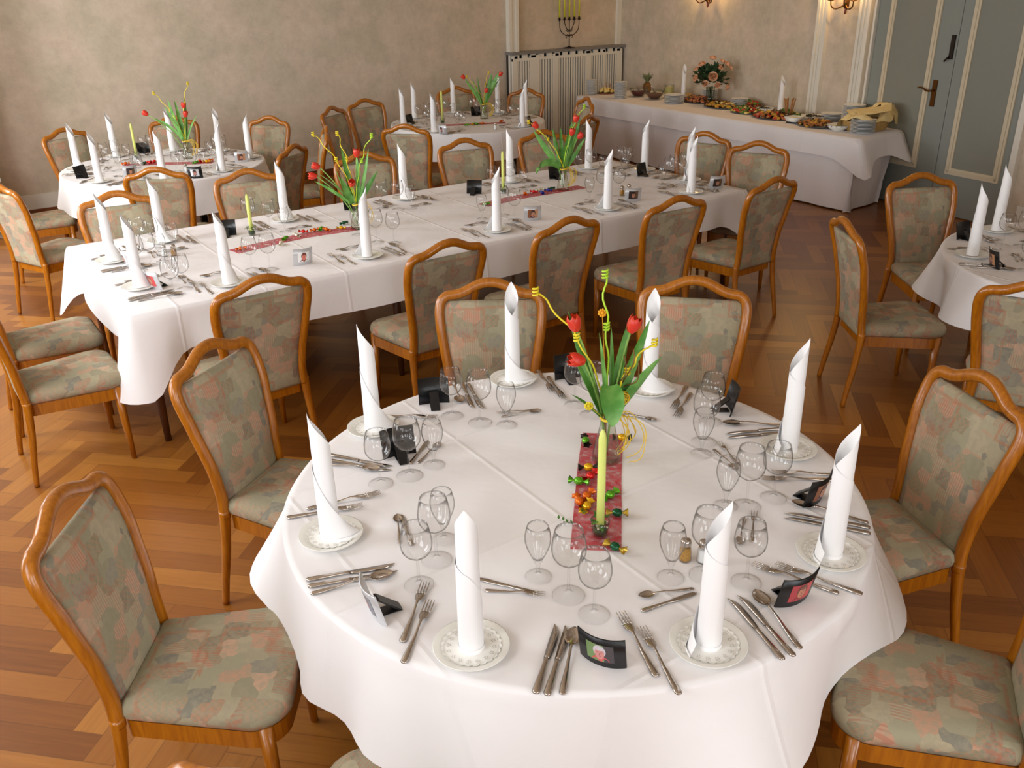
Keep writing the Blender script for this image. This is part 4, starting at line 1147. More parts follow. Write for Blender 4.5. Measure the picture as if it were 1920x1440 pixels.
LONG_GL = [
    (LS[0], 'wine', (1.4976, 4.7724)), (LS[0], 'big', (1.5795, 4.7079)),
    (LS[1], 'wine', (2.3908, 4.7618)), (LS[1], 'big', (2.3133, 4.8391)), (LS[1], 'tulip', (2.2941, 5.0768)),
    (LS[2], 'tulip', (3.1378, 4.9186)), (LS[2], 'big', (3.2915, 4.7572)), (LS[2], 'wine', (3.3071, 4.9127)),
    (LS[3], 'tulip', (4.0373, 4.8847)), (LS[3], 'big', (4.2776, 4.8408)), (LS[3], 'wine', (4.2041, 4.9464)),
    (LS[4], 'tulip', (4.7260, 4.8657)), (LS[4], 'big', (4.8317, 4.9007)), (LS[4], 'wine', (4.9032, 4.8411)),
    (LF[0], 'big', (1.0880, 5.5746)), (LF[0], 'wine', (1.1687, 5.5697)), (LF[0], 'tulip', (1.2619, 5.4658)),
    (EL[1], 'big', (0.9795, 5.1548)), (EL[1], 'wine', (1.0606, 5.2204)), (EL[1], 'tulip', (1.1333, 5.2566)),
    (EL[0], 'big', (1.0106, 4.5719)), (EL[0], 'wine', (1.0889, 4.6637)), (EL[0], 'tulip', (1.0926, 4.8569)),
    (LF[1], 'big', (1.8087, 5.6697)), (LF[1], 'wine', (1.9021, 5.5598)), (LF[1], 'tulip', (1.9594, 5.4454)),
    (LF[2], 'wine', (2.7444, 5.6081)), (LF[2], 'big', (2.8257, 5.5214)), (LF[2], 'tulip', (2.9041, 5.4776)),
    (LF[3], 'tulip', (3.8553, 5.4442)), (LF[3], 'big', (3.8089, 5.5549)), (LF[3], 'wine', (3.6572, 5.5846)),
    (LF[4], 'wine', (4.5125, 5.6140)), (LF[4], 'big', (4.6218, 5.5775)), (LF[4], 'tulip', (4.6672, 5.4839)),
    (EL[2], 'big', (4.8774, 5.5030)), (EL[2], 'wine', (4.9611, 5.5187)), (EL[2], 'tulip', (4.7877, 5.3551)),
    (EL[3], 'big', (5.0925, 4.9914)), (EL[3], 'wine', (4.9971, 5.0186)),
]
for at, kd, p in LONG_GL: glass(kd, p, at)
shaker((1.1739, 5.3626), 'salt', 'glass salt shaker at the left end of the long table')
shaker((1.2231, 5.3377), 'pepper', 'glass pepper shaker at the left end of the long table')
shaker((4.3184, 4.8521), 'pepper', 'glass pepper shaker beside the fourth near napkin of the long table')
shaker((4.3923, 4.8592), 'salt', 'glass salt shaker beside the fourth near napkin of the long table')
for L, R, c, pic, lab in (
    ((1.7103, 4.6948), (1.8270, 4.6949), 'silver', 'pair', 'silver photo frame with a reddish pair, right of the first near napkin, long table'),
    ((3.3304, 4.7075), (3.4354, 4.6589), 'silver', 'brown', 'silver photo frame with a brownish portrait beside the third near napkin, long table'),
    ((4.2129, 4.6973), (4.3059, 4.6423), 'silver', 'dark', 'silver photo frame with a dark portrait beside the shakers, long table'),
    ((4.9586, 4.6002), (5.0645, 4.5601), 'silver', 'dark', 'silver photo frame at the right front corner of the long table'),
    ((0.9612, 4.8085), (0.9835, 4.7348), 'silver', 'red', 'silver photo frame turned left at the long table\'s nearer left-end place'),
    ((0.9538, 5.3179), (0.9608, 5.2597), 'silver', 'pale', 'silver photo frame seen edge-on at the long table\'s farther left-end place'),
    ((1.6712, 5.5601), (1.5779, 5.6021), 'black', 'pale', 'photo frame with black back beyond the first near napkin, long table'),
    ((3.5351, 5.5449), (3.4641, 5.6268), 'black', 'pale', 'photo frame seen from its black back in the middle of the long table'),
    ((2.6017, 5.7247), (2.5273, 5.7244), 'black', 'pale', 'black-backed photo frame behind the second near napkin, long table'),
    ((4.3396, 5.6231), (4.2624, 5.6343), 'black', 'pale', 'black-backed photo frame left of the farther tulip vase, long table'),
    ((4.9430, 5.2793), (4.8616, 5.2658), 'black', 'pale', 'black-backed photo frame at the far right end of the long table')):
    photo_frame(L, R, c, pic, lab)
CLK = {0: 'three', 30: 'two', 60: 'one', 90: 'twelve', 120: 'eleven', 150: 'ten', 180: 'nine', 210: 'eight', 240: 'seven', 270: 'six', 300: 'five', 330: 'four'}
def ring_table(c, places, nm):
    for p, tip, kd, word in places:
        d = math.degrees(math.atan2(c[1] - p[1], c[0] - p[0]))
        setting(p, d, "at the %s's %s-o'clock place" % (nm, word), tip, kd)
ring_table(BLC, (((1.30, 8.60), 170, 'mid', 'nine'), ((1.34, 7.93), 170, 'tight', 'eight'), ((1.72, 9.08), 170, 'tight', 'eleven'), ((1.79, 7.68), 200, 'tight', 'seven'), ((2.24, 9.04), 165, 'wide', 'one'), ((2.29, 7.71), 20, 'mid', 'five'), ((2.60, 8.72), 150, 'tight', 'two'), ((2.70, 8.18), 15, 'wide', 'four')), 'back-left round table')
ring_table(BMC, (((4.74, 8.99), 170, 'tight', 'nine'), ((5.10, 9.38), 170, 'tight', 'eleven'), ((4.75, 8.33), 170, 'mid', 'eight'), ((5.66, 9.43), 200, 'tight', 'twelve'), ((6.08, 9.10), 60, 'tight', 'one'), ((5.66, 8.00), 15, 'mid', 'five'), ((6.14, 8.62), 20, 'tight', 'three')), 'back-middle round table')
ring_table(RTC, (((4.82, 2.47), 170, 'wide', 'ten'), ((5.42, 2.66), 165, 'mid', 'twelve')), 'right-hand round table')
for L, R, c, pic, lab in (
    ((1.3028, 8.2562), (1.2225, 8.2099), 'black', 'pale', 'black-backed photo frame between the two left napkins, back-left round table'),
    ((1.5695, 8.0036), (1.6313, 8.0089), 'silver', 'dark', 'silver photo frame at the near edge, back-left round table'),
    ((2.0289, 9.1160), (1.9442, 9.1145), 'black', 'pale', 'black-backed photo frame beside the candle, back-left round table'),
    ((1.9786, 7.6037), (2.0702, 7.5549), 'black', 'pale', 'black photo frame with a pale portrait at the near edge, back-left round table'),
    ((2.5414, 8.0409), (2.5997, 8.0243), 'silver', 'brown', 'photo frame with a brown portrait at the right edge, back-left round table'),
    ((4.9208, 9.0791), (4.8028, 9.0256), 'black', 'pale', 'black-backed photo frame beside the left napkin, back-middle round table'),
    ((4.7378, 8.2433), (4.7951, 8.1005), 'silver', 'pale', 'white photo frame by the near napkin, back-middle round table'),
    ((5.8039, 9.0689), (5.7094, 9.0961), 'black', 'pale', 'black-backed photo frame left of the tulips, back-middle round table'),
    ((5.8806, 8.1045), (5.6595, 7.8978), 'black', 'pale', 'black-backed photo frame behind the right napkin, back-middle round table'),
    ((5.1590, 2.6857), (5.0674, 2.6987), 'black', 'pale', 'photo frame lying on its black back behind the napkin, right-hand round table'),
    ((4.7503, 2.3220), (4.6964, 2.2542), 'black', 'brown', 'black photo frame turned left at the near edge, right-hand round table')):
    photo_frame(L, R, c, pic, lab)
shaker((5.3358, 8.0413), 'salt', 'glass salt shaker at the near edge of the back-middle round table')
shaker((2.0383, 7.9008), 'salt', 'glass salt shaker behind the pale portrait frame, back-left round table')
# ------------------------------------------------------------ centrepieces
def runner(pts, w, label, seed=1):
    """pts: centre line on the table"""
    P = [Vector((x, y, 0)) for x, y in pts]
    o = sum(P, Vector()) / len(P)
    line = catmull(P, 10); R2 = random.Random(seed); rows = []
    for i, p in enumerate(line):
        t = (line[min(i + 1, len(line) - 1)] - line[max(i - 1, 0)]).normalized()
        n = Vector((-t.y, t.x, 0))
        rows.append([p - o + n * (w * u / 2) + Vector((0, 0, 0.0012 + 0.0022 * R2.random() * (1 - abs(u)))) for u in (-1, -0.97, -.6, -.2, .2, .6, .97, 1)])
    mb = MB().grid(rows)
    for k in (0, 7):                                   # wired selvedge
        mb.tube([r[k] for r in rows], 0.0008, 5)
    solid('table_runner', mb.make('table_runner', 'organza'), label, 'runner', (o.x, o.y, 0.7505))
_cd = {}
def candy(p, foil, label, deg=0.0, wrap=None, s=1.0, z=0.0):
    k = (foil, wrap)
    if k not in _cd:
        me = MB().ball((0, 0, 0.0115), 0.0125, 12, 8, 0, (1.15, 1, 0.92)).make('sweet', foil)
        tw = []
        for sd in (-1, 1):
            mb = MB(); rows = []
            for i, (x, r) in enumerate(((0.012, 0.004), (0.016, 0.003), (0.022, 0.008), (0.029, 0.0125))):
                rows.append([(sd * x, r * math.cos(2 * PI * j / 10) * (1.25 if j % 2 else 0.8), 0.0115 + r * math.sin(2 * PI * j / 10) * 0.75 * (1.25 if j % 2 else .8)) for j in range(10)])
            mb.grid(rows, 0, True); tw.append(mb.make('wrapper_end', wrap or foil))
        _cd[k] = (me, tw)
    t = thing('wrapped_sweet', label, 'sweet', (p[0], p[1], 0.7525 + z), math.radians(deg), 'wrapped sweets on the runners')
    t.scale = (s, s, s)
    link('sweet', _cd[k][0], t)
    for w in _cd[k][1]: link('wrapper_end', w, t)
    return t
def candle_set(p, at, h=0.30, glasscup=True):
    """slim pale green candle standing in a little glass of leaves"""
    c = thing('candle_cup', 'small glass cup with green leaves holding the candle ' + at, 'candle holder', (p[0], p[1], TOP - 0.001), 0, 'glass candle cups')
    link('cup', MB().lathe([(0.001, 0.0), (0.019, 0.0), (0.021, 0.004), (0.025, 0.03), (0.029, 0.055), (0.0275, 0.055), (0.0235, 0.03), (0.0195, 0.008), (0.001, 0.007)], 20).make('cup', 'vase_glass'), c)
    mb = MB(); R2 = random.Random(int(p[0] * 100))
    for i in range(26):
        a = R2.uniform(0, 2 * PI); z = R2.uniform(0.008, 0.06); r0 = 0.006 + 0.012 * R2.random()
        ll = 0.016 if z < 0.045 else 0.030
        d = Vector((math.cos(a), math.sin(a), R2.uniform(-0.2, 0.7))).normalized(); n = d.cross(Vector((0, 0, 1))).normalized()
        b = Vector((r0 * math.cos(a) * .6, r0 * math.sin(a) * .6, z))
        if z < 0.045: ll = 0.010
        mb.grid([[b - n * 0.001, b + n * 0.001], [b + d * ll * .4 - n * .006, b + d * ll * .4 + n * .006], [b + d * ll * .75 - n * .005, b + d * ll * .75 + n * .005], [b + d * ll - n * .0008, b + d * ll + n * .0008]])
    link('leaves', mb.make('leaves', 'ivy'), c)
    link('moss', MB().lathe([(0.001, 0.008), (0.018, 0.008), (0.0215, 0.026), (0.014, 0.03), (0.001, 0.03)], 16).make('moss', 'bouquet_leaf'), c)
    mb = MB()
    for k in range(5):
        a = 2 * PI * k / 5
        mb.ball((0.0225 * math.cos(a), 0.0215 * math.sin(a), 0.038), 0.004, 8, 5)
    link('daisies', mb.make('daisies', 'foil_white'), c)
    t = thing('candle', 'slim unlit pale green candle ' + at, 'candle', (p[0], p[1], TOP + 0.010), 0, 'pale green table candles')
    link('wax', MB().lathe([(0.001, 0), (0.0115, 0.0), (0.0117, h * .5), (0.0112, h - 0.03), (0.0085, h - 0.012), (0.004, h - 0.003), (0.001, h)], 20).make('wax', 'candle_wax'), t)
    link('wick', MB().tube([(0, 0, h - .002), (0.001, 0, h + 0.006)], 0.0009, 6).make('wick', 'wick'), t)

VASE_PROF = [(0.001, 0.0), (0.045, 0.0), (0.048, 0.004), (0.046, 0.03), (0.036, 0.075), (0.026, 0.125), (0.0225, 0.155), (0.0255, 0.18), (0.0240, 0.18), (0.021, 0.155), (0.0245, 0.125), (0.0345, 0.075), (0.0435, 0.03), (0.044, 0.008), (0.001, 0.007)]
VASE_ME = MB().lathe(VASE_PROF, 32).make('glass_vase', 'vase_glass')
def leaf_blade(mb, base, d0, d1, ln, w, seed=0, mi=0, side=None):
    """long tulip leaf from base, starting along d0 and bending to d1"""
    d0, d1 = Vector(d0).normalized(), Vector(d1).normalized()
    p = Vector(base); rows = []; n = 10
    side = side if side is not None else d0.cross(Vector((math.cos(seed), math.sin(seed), 0.0)))
    side = side.normalized() if side.length > .1 else Vector((1, 0, 0))
    for i in range(n + 1):
        t = i / n
        d = (d0 * (1 - t) + d1 * t).normalized()
        s = (side - d * side.dot(d)).normalized(); nn = d.cross(s)
        ww = w * (math.sin(PI * min(1, 0.16 + 0.84 * t)) ** 0.75) * (1 if t < .98 else 0.2)
        rows.append([p - s * ww + nn * ww * .35, p - s * ww * .5 + nn * ww * .08, p, p + s * ww * .5 + nn * ww * .08, p + s * ww + nn * ww * .35])
        p = p + d * (ln / n)
    return mb.grid(rows, mi)
def tulip_head(sc=1.0):
    mb = MB(); edge = []
    for ringk in range(2):
        for k in range(3):
            a0 = 2 * PI * (k / 3 + ringk / 6)
            rows = []
            for i in range(9):
                t = i / 8
                z = 0.058 * t
                r = (0.003 + 0.0205 * math.sin(PI * min(1, 0.10 + 0.62 * t)) ** 0.8) * (1.0 if ringk else 0.93) - 0.006 * max(0, t - .7)
                hw = 1.12 * math.sin(PI * (0.12 + 0.88 * (1 - t) ** 0.8)) ** 0.6 if t < 1 else 0.05
                hw = min(1.12, 0.55 + 1.4 * t) * (1 - max(0, (t - .55) / .45) ** 2 * 0.95)
                row = []
                for u in (-1, -.5, 0, .5, 1):
                    a = a0 + u * hw
                    row.append((r * math.cos(a), r * math.sin(a), z - 0.006 * abs(u) * t)); edge.append(min(0.6, 0.45 * abs(u) ** 3 + 0.5 * max(0, t - .75) * 2))
                rows.append(row)
            mb.grid(rows)
    mb.xf(Matrix.Scale(sc, 4))
    me = mb.make('blossom', 'tulip_petal')
    at = me.attributes.new('edge', 'FLOAT', 'POINT')
    at.data.foreach_set('value', edge)
    return me
HEAD = tulip_head(1.0)
def bezier(a, b, c, n=14):
    a, b, c = Vector(a), Vector(b), Vector(c)
    return [a * (1 - t) ** 2 + b * 2 * t * (1 - t) + c * t * t for t in [i / n for i in range(n + 1)]]
RIGHTV = Vector((0.826, -0.563, 0)); DEEP = Vector((0.563, 0.826, 0))
def W3(r, d, z): return RIGHTV * r + DEEP * d + Vector((0, 0, z))
def tulips(p, at, heads, leaves, ribbons, bast=True, twig=True, front=False):
    """p: vase foot; heads: (across, deep, height) of each blossom's base relative to the vase"""
    base = Vector((p[0], p[1], TOP - 0.001))
    solid('glass_vase', VASE_ME, 'flared clear glass vase holding tulips ' + at, 'vase', base, 0, 'glass tulip vases')
    words = ('leftmost', 'middle', 'rightmost', 'lowest', 'topmost')
    order = sorted(range(len(heads)), key=lambda i: heads[i][0])
    for i, (r, d, z, lr, ld, lz) in enumerate(heads):
        rank = order.index(i)
        if len(heads) == 3: w = ('leftmost', 'middle', 'rightmost')[rank]
        elif len(heads) == 2: w = ('left', 'right')[rank]
        else: w = ('leftmost', 'second', 'third', 'fourth', 'fifth')[rank]
        t = thing('tulip', 'orange-red tulip, %s of its vase %s' % (w, at), 'tulip', base, 0, 'red tulips in the table vases')
        top = W3(r, d, z)
        pts = bezier((0.004 * (i - 1), 0.003 * i, 0.03), W3(r * .25, d * .25, max(.17, z * .62)), top)
        link('stem', MB().tube(pts, 0.0038, 8).make('stem', 'tulip_stem'), t)
        dd = W3(lr, ld, lz).normalized()
        h = link('blossom', HEAD, t, top - dd * 0.004)
        h.rotation_euler = dd.to_track_quat('Z', 'Y').to_euler()
        mb = MB()
        for (lrr, ldd, lzz, er, ed, ez, ln, w, *b0) in leaves[i::len(heads)]:
            leaf_blade(mb, W3(*b0) if b0 else W3(lrr * .05, ldd * .05, 0.165), W3(lrr, ldd, lzz), W3(er, ed, ez), ln, w, i * 1.7 + ln * 30, 0, RIGHTV if b0 else None)
        if len(mb.v): link('leaf', mb.make('leaf', 'tulip_leaf'), t)
    for i, (r, d, z, c) in enumerate(ribbons):
        rank = sorted(q[0] for q in ribbons).index(r)
        t = thing('curled_ribbon', 'curly yellow ribbon, %s in the tulips %s' % (('leftmost', 'second', 'third', 'fourth')[rank], at), 'ribbon', base, 0, 'curly ribbons in the tulips')
        top = W3(r, d, z)
        pts = bezier((0, 0, 0.16), W3(r * .2, d * .2, z * .72), top, 24)
        wig = [q + W3(0.010 * math.sin(k * 0.9), 0.010 * math.cos(k * 0.9), 0) * (k / 24) for k, q in enumerate(pts)]
        link('band', MB().tube(wig, 0.0030, 6).make('band', c), t)
        for f in (0.62, 1.0):
            q = wig[int(24 * f)]
            hel = [q + Vector((0.0085 * math.cos(k * .8), 0.0085 * math.sin(k * .8), -0.014 + k * 0.0013)) for k in range(24)]
            link('curl', MB().tube(hel, 0.0032, 6).make('curl', c), t)
    if bast:
        t = thing('bast_bow', 'yellow bast fibre bow tied round the vase neck ' + at, 'bow', base, 0, 'bast bows')
        mb = MB(); R2 = random.Random(int(p[0] * 313))
        mb.tube([(0.024 * math.cos(a), 0.024 * math.sin(a), 0.158 + 0.003 * math.sin(3 * a)) for a in [2 * PI * k / 20 for k in range(20)]], 0.005, 6, closed=True)
        for k in range(9):
            r1 = R2.uniform(0.05, 0.12)
            a = R2.uniform(-.5, .9)
            pts = catmull([W3(0.015, -0.015, 0.16), W3(r1 * .6, -r1 * .3 * a, 0.165 + R2.uniform(-.02, .02)), W3(r1, -r1 * .7 * a, 0.12 + R2.uniform(-.03, .03)), W3(r1 * .9, -r1 * a, 0.06), W3(r1 * .55, -r1 * a * .8, 0.03)], 5)
            mb.tube(pts, 0.0016, 5)
        link('fibres', mb.make('fibres', 'bast'), t)
    if twig:
        mb = MB(); R2 = random.Random(int(p[1] * 77))
        for k in range(3):
            a = R2.uniform(-1, 1)
            pts = catmull([W3(0, 0, 0.02), W3(0.01 * a, 0, 0.16), W3(-.05 * a, .02, 0.25), W3(-.1 * a, -.03, .30 + .03 * k), W3(-.13 * a - .02, -.01, .36 + .02 * k)], 5)
            mb.tube(pts, [0.003] * 8 + [0.0022] * (len(pts) - 8), 6)
        solid('willow_twig', mb.make('willow_twig', 'willow_twig'), 'curly brown willow twigs among the tulips ' + at, 'twig', base, 0, 'willow twigs')
# nearest round table
AT_F = 'on the nearest round table'
runner([(1.8054, 2.0845), (1.6353, 1.9017), (1.4876, 1.7328), (1.3384, 1.5633)], 0.142, 'red organza runner under candle and vase on the nearest round table', 3)
candle_set((1.3949, 1.6122), AT_F, 0.335)
tulips((1.6966, 1.9391), AT_F,
       [(-0.105, 0.02, 0.458, -.28, .0, 1), (-0.085, -0.03, 0.372, -1.0, -.15, .28), (0.066, 0.015, 0.452, .42, 0, 1)],
       [(-.30, .1, 1, -.36, .1, 1, .37, .020), (-.42, -.1, .9, -.38, 0, .95, .23, .026), (.34, .1, 1, .34, 0, 1, .34, .018),
        (-.12, -.08, 1, -.08, .0, 1, .30, .024), (.02, -.75, -.15, -.03, -.12, -1, .15, .038, 0.0, -0.03, 0.285), (.50, -.05, .85, .58, 0, .75, .25, .022),
        (.03, .12, 1, .0, .1, 1, .30, .023), (-.5, -.1, .75, -.8, 0, .35, .13, .010), (.16, .1, 1, .20, .1, 1, .33, .016)],
       [(-0.235, 0.03, 0.585, 'yellow_ribbon'), (-0.02, 0.05, 0.63, 'lime_ribbon'), (0.135, 0.0, 0.42, 'yellow_ribbon')])
mb = MB()                                        # yellow flower picks among the leaves
def pick(p, off, s, mat, label):
    mb = MB(); c = W3(*off)
    mb.ball(c, s * .5, 10, 6)
    for k in range(9):
        a = 2 * PI * k / 9
        mb.ball(c + RIGHTV * (s * .75 * math.cos(a)) + Vector((0, 0, s * .75 * math.sin(a))) - DEEP * .002, s * .32, 6, 4)
    mb.tube([Vector((0, 0, 0.14)), c + DEEP * .004], 0.0012, 5)
    solid('flower_pick', mb.make('flower_pick', mat), label, 'flower pick', (p[0], p[1], TOP), 0)
pick((1.6966, 1.9391), (-0.022, 0.04, 0.505), 0.014, 'orange_bead', 'orange daisy-shaped pick on the upright lime ribbon, nearest round table')
pick((1.6966, 1.9391), (-0.065, -0.03, 0.215), 0.015, 'yellow_ribbon', 'yellow daisy pick left of the vase neck, nearest round table')
mb = MB(); R2 = random.Random(4)
c = W3(0.042, -0.02, 0.235)
for k in range(22):
    ax = Vector((R2.uniform(-1, 1), R2.uniform(-1, 1), R2.uniform(-1, 1))).normalized(); q = ax.orthogonal().normalized(); w = ax.cross(q); r = R2.uniform(.018, .025)
    mb.tube([c + q * r * math.cos(2 * PI * i / 18) + w * r * math.sin(2 * PI * i / 18) for i in range(18)], 0.0013, 5, closed=True)
solid('sisal_ball', mb.make('sisal_ball', 'bast'), 'yellow sisal ball among the tulip leaves on the nearest round table', 'decorative ball', ((1.6966, 1.9391)[0], (1.6966, 1.9391)[1], TOP), 0)
for p, f, d, wr, w in (
    ((1.7089, 2.0639), 'foil_green', 60, 'dark_iron', 'green foil sweet with dark ends at the runner\'s far left corner'), ((1.8240, 2.0067), 'foil_yellow', -40, 'dark_iron', 'yellow foil sweet with dark ends at the runner\'s far right corner'),
    ((1.6016, 1.9182), 'foil_yellow', -30, 'dark_iron', 'yellow foil sweet with dark end left of the vase foot'), ((1.5730, 1.8724), 'foil_red', 20, None, 'red foil sweet on the runner left of the candle'),
    ((1.5223, 1.8692), 'foil_green', -50, None, 'green foil sweet sticking out over the left edge of the runner'), ((1.4870, 1.7857), 'foil_orange', 20, None, 'orange foil sweet on the runner left of the candle'),
    ((1.4495, 1.7758), 'foil_orange', 70, None, 'small orange foil sweet at the runner\'s left edge'), ((1.5489, 1.7475), 'foil_green', 10, None, 'green foil sweet right of the candle'),
    ((1.4509, 1.7415), 'foil_yellow', 30, None, 'yellow foil sweet behind the candle cup'), ((1.4999, 1.6585), 'foil_dark_green', -38, 'foil_gold', 'dark green sweet with gold end beside the candle cup'),
    ((1.3817, 1.5315), 'foil_dark_green', -75, 'foil_gold', 'dark green sweet with gold end at the runner\'s near corner')):
    candy(p, f, w + ', nearest round table', d, wr, 1.12)
mb = MB(); R2 = random.Random(9)
for (px, py), n in (((1.3690, 1.6954), 7), ((1.5884, 1.7530), 6), ((1.4143, 1.7217), 5)):
    b = Vector((px, py, TOP + 0.004)); a = R2.uniform(0, 6)
    for k in range(n):
        a += R2.uniform(-.5, .5)
        b = b + Vector((math.cos(a), math.sin(a), 0)) * 0.007 + Vector((0, 0, 0.002))
        c = a + (1.2 if k % 2 else -1.2)
        d = Vector((math.cos(c), math.sin(c), 0.5)).normalized(); nn = d.cross(Vector((0, 0, 1))).normalized()
        mb.grid([[b - nn * .0005, b + nn * .0005], [b + d * .006 - nn * .0045, b + d * .006 + nn * .0045], [b + d * .014 - nn * .0005, b + d * .014 + nn * .0005]])
tag(link('ivy_sprigs', mb.make('ivy_sprigs', 'ivy')), 'loose green ivy sprigs strewn over the runner, nearest round table', 'ivy', kind='stuff')

# long table, two groups
AT_L1, AT_L2 = 'on the long table\'s nearer half', 'on the long table\'s farther half'
runner([(1.5327, 5.1921), (1.7562, 5.2377), (2.0327, 5.2701), (2.3503, 5.2333)], 0.115, 'red organza runner on the nearer half of the long table', 5)
candle_set((1.7559, 5.4922), AT_L1, 0.255)
V1 = (2.3696, 5.2178)
def std_tulips(p, at, mir=1, big=1.0):
    tulips(p, at, [(-0.215 * mir, 0.02, 0.395 * big, -1 * mir, 0, .35), (-0.235 * mir, -0.01, 0.345 * big, -1 * mir, -.1, .1), (0.025 * mir, 0.03, 0.455 * big, .12, 0, 1), (-0.01 * mir, -.05, 0.29 * big, .2, -.5, .6)],
           [(-.6 * mir, .1, .75, -.7 * mir, 0, .45, .30, .020), (-.75 * mir, -.1, .6, -.8 * mir, 0, .5, .26, .019), (-.2, .1, 1, -.12, 0, 1, .36, .020), (.30 * mir, 0, 1, .24 * mir, 0, 1, .36, .017),
            (.1, .1, 1, .02, 0, 1, .32, .021), (-.35 * mir, -.2, .8, -.1, -.3, .9, .20, .022), (.5 * mir, .1, .9, .6 * mir, .1, .8, .24, .016), (-.45 * mir, .2, .8, -.3 * mir, .1, .9, .24, .018)],
           [(-0.235 * mir, 0.02, 0.60 * big, 'yellow_ribbon'), (-0.085 * mir, 0.03, 0.60 * big, 'yellow_ribbon'), (0.13 * mir, 0.02, 0.585 * big, 'lime_ribbon')], bast=True, twig=True)
std_tulips(V1, AT_L1)
for k, (p, f) in enumerate((((1.5805, 5.1977), 'foil_orange'), ((1.8810, 5.2470), 'foil_green'), ((1.9690, 5.2724), 'foil_white'), ((2.0372, 5.3326), 'foil_red'), ((2.1104, 5.3241), 'foil_orange'), ((2.1542, 5.3227), 'foil_green'), ((2.1761, 5.2881), 'foil_orange'), ((2.2698, 5.2638), 'foil_yellow'), ((2.3367, 5.3671), 'foil_dark_green'), ((1.8136, 5.1462), 'foil_white'))):
    candy(p, f, '%s foil sweet, %s from the left end of the nearer runner, long table' % (f[5:].replace('_', ' '), ('first', 'third', 'fourth', 'fifth', 'sixth', 'seventh', 'eighth', 'ninth', 'tenth', 'second')[k]), k * 47)
runner([(3.3492, 5.2371), (3.6843, 5.2853), (3.9718, 5.2767), (4.2784, 5.2625)], 0.115, 'red organza runner on the farther half of the long table', 6)
candle_set((3.6851, 5.4673), AT_L2, 0.30)
V2 = (4.0966, 5.2680)
tulips(V2, AT_L2, [(-0.19, 0.02, 0.46, -.7, 0, .7), (0.085, 0.0, 0.50, .3, 0, 1), (0.055, -.03, 0.41, .3, -.1, 1), (0.105, -.02, 0.385, .6, 0, .6)],
       [(-.6, .1, .8, -.5, 0, .8, .34, .022), (.35, .1, 1, .25, 0, 1, .37, .024), (.15, .1, 1, .2, 0, 1, .34, .024), (.55, 0, .9, .5, 0, .8, .26, .018), (-.5, -.2, .5, -.25, -.2, -.8, .26, .026), (-.25, .1, 1, -.2, 0, 1, .30, .018), (.3, -.2, .9, .25, 0, 1, .26, .02), (-.1, .2, 1, 0, 0, 1, .3, .02)],
       [(-0.26, 0.03, 0.50, 'yellow_ribbon'), (0.15, 0.04, 0.60, 'lime_ribbon')])
for k, (p, f) in enumerate((((3.3699, 5.2202), 'foil_green'), ((3.7704, 5.3046), 'foil_orange'), ((3.8610, 5.3217), 'foil_red'), ((3.9379, 5.3520), 'foil_white'), ((3.8890, 5.2524), 'foil_blue'), ((3.9765, 5.2963), 'foil_blue'), ((4.0282, 5.3247), 'foil_dark_green'))):
    candy(p, f, '%s foil sweet, %s from the left end of the farther runner, long table' % (f[5:].replace('_', ' '), ('first', 'second', 'third', 'fourth', 'fifth', 'sixth', 'seventh')[k]), k * 61)
# back tables
AT_B, AT_M = 'on the back-left round table', 'on the back-middle round table'
runner([(1.6758, 8.5818), (1.8989, 8.4898), (2.1170, 8.3368), (2.3623, 8.1937)], 0.12, 'red organza runner on the back-left round table', 7)
candle_set((1.8590, 8.8633), AT_B, 0.31)
tulips((2.2379, 8.5384), AT_B, [(-0.30, 0.0, 0.40, -.9, 0, .5), (0.03, 0.02, 0.45, .1, 0, 1), (0.05, -.03, 0.38, .2, 0, 1)],
       [(-.55, .1, .8, -.9, 0, .3, .33, .018), (-.25, 0, 1, -.2, 0, 1, .38, .022), (.12, .1, 1, .1, 0, 1, .38, .022), (-.4, .1, .9, -.35, 0, .9, .33, .02), (.3, 0, .9, .6, 0, .6, .26, .018), (-.12, .1, 1, -.1, 0, 1, .36, .02)],
       [(-0.22, 0.02, 0.58, 'yellow_ribbon'), (0.10, 0.02, 0.66, 'yellow_ribbon')])
for k, (p, f) in enumerate((((1.6974, 8.5959), 'foil_orange'), ((1.8278, 8.4849), 'foil_dark_green'), ((1.8835, 8.5029), 'foil_red'), ((1.9321, 8.5276), 'foil_red'), ((2.2124, 8.2227), 'foil_green'), ((2.2625, 8.2458), 'foil_red'), ((2.3083, 8.2067), 'foil_yellow'), ((2.3438, 8.2429), 'foil_orange'))):
    candy(p, f, '%s foil sweet, %s from the left on the back-left round table' % (f[5:].replace('_', ' '), ('first', 'second', 'third', 'fourth', 'fifth', 'sixth', 'seventh', 'eighth')[k]), k * 53, None, 1.15)
runner([(4.9780, 8.7114), (5.1740, 8.6382), (5.4387, 8.5039), (5.6963, 8.3767)], 0.11, 'red organza runner on the back-middle round table', 8)
candle_set((5.1458, 8.8217), AT_M, 0.34)
tulips((5.6985, 8.8153), AT_M, [(-0.21, 0.0, 0.44, -.6, 0, .8), (0.19, 0.02, 0.46, .5, 0, 1), (0.03, -.03, 0.29, .2, 0, 1)],
       [(-.5, .1, .8, -.6, 0, .8, .34, .02), (.42, .1, 1, .5, 0, .9, .38, .026), (-.2, .1, 1, -.15, 0, 1, .3, .024), (.25, .1, 1, .3, 0, 1, .34, .026), (.5, 0, .9, .55, 0, .8, .32, .02), (-.35, 0, 1, -.4, 0, 1, .3, .02)],
       [(0.06, 0.02, 0.50, 'yellow_ribbon'), (-0.19, 0.02, 0.46, 'yellow_ribbon')])
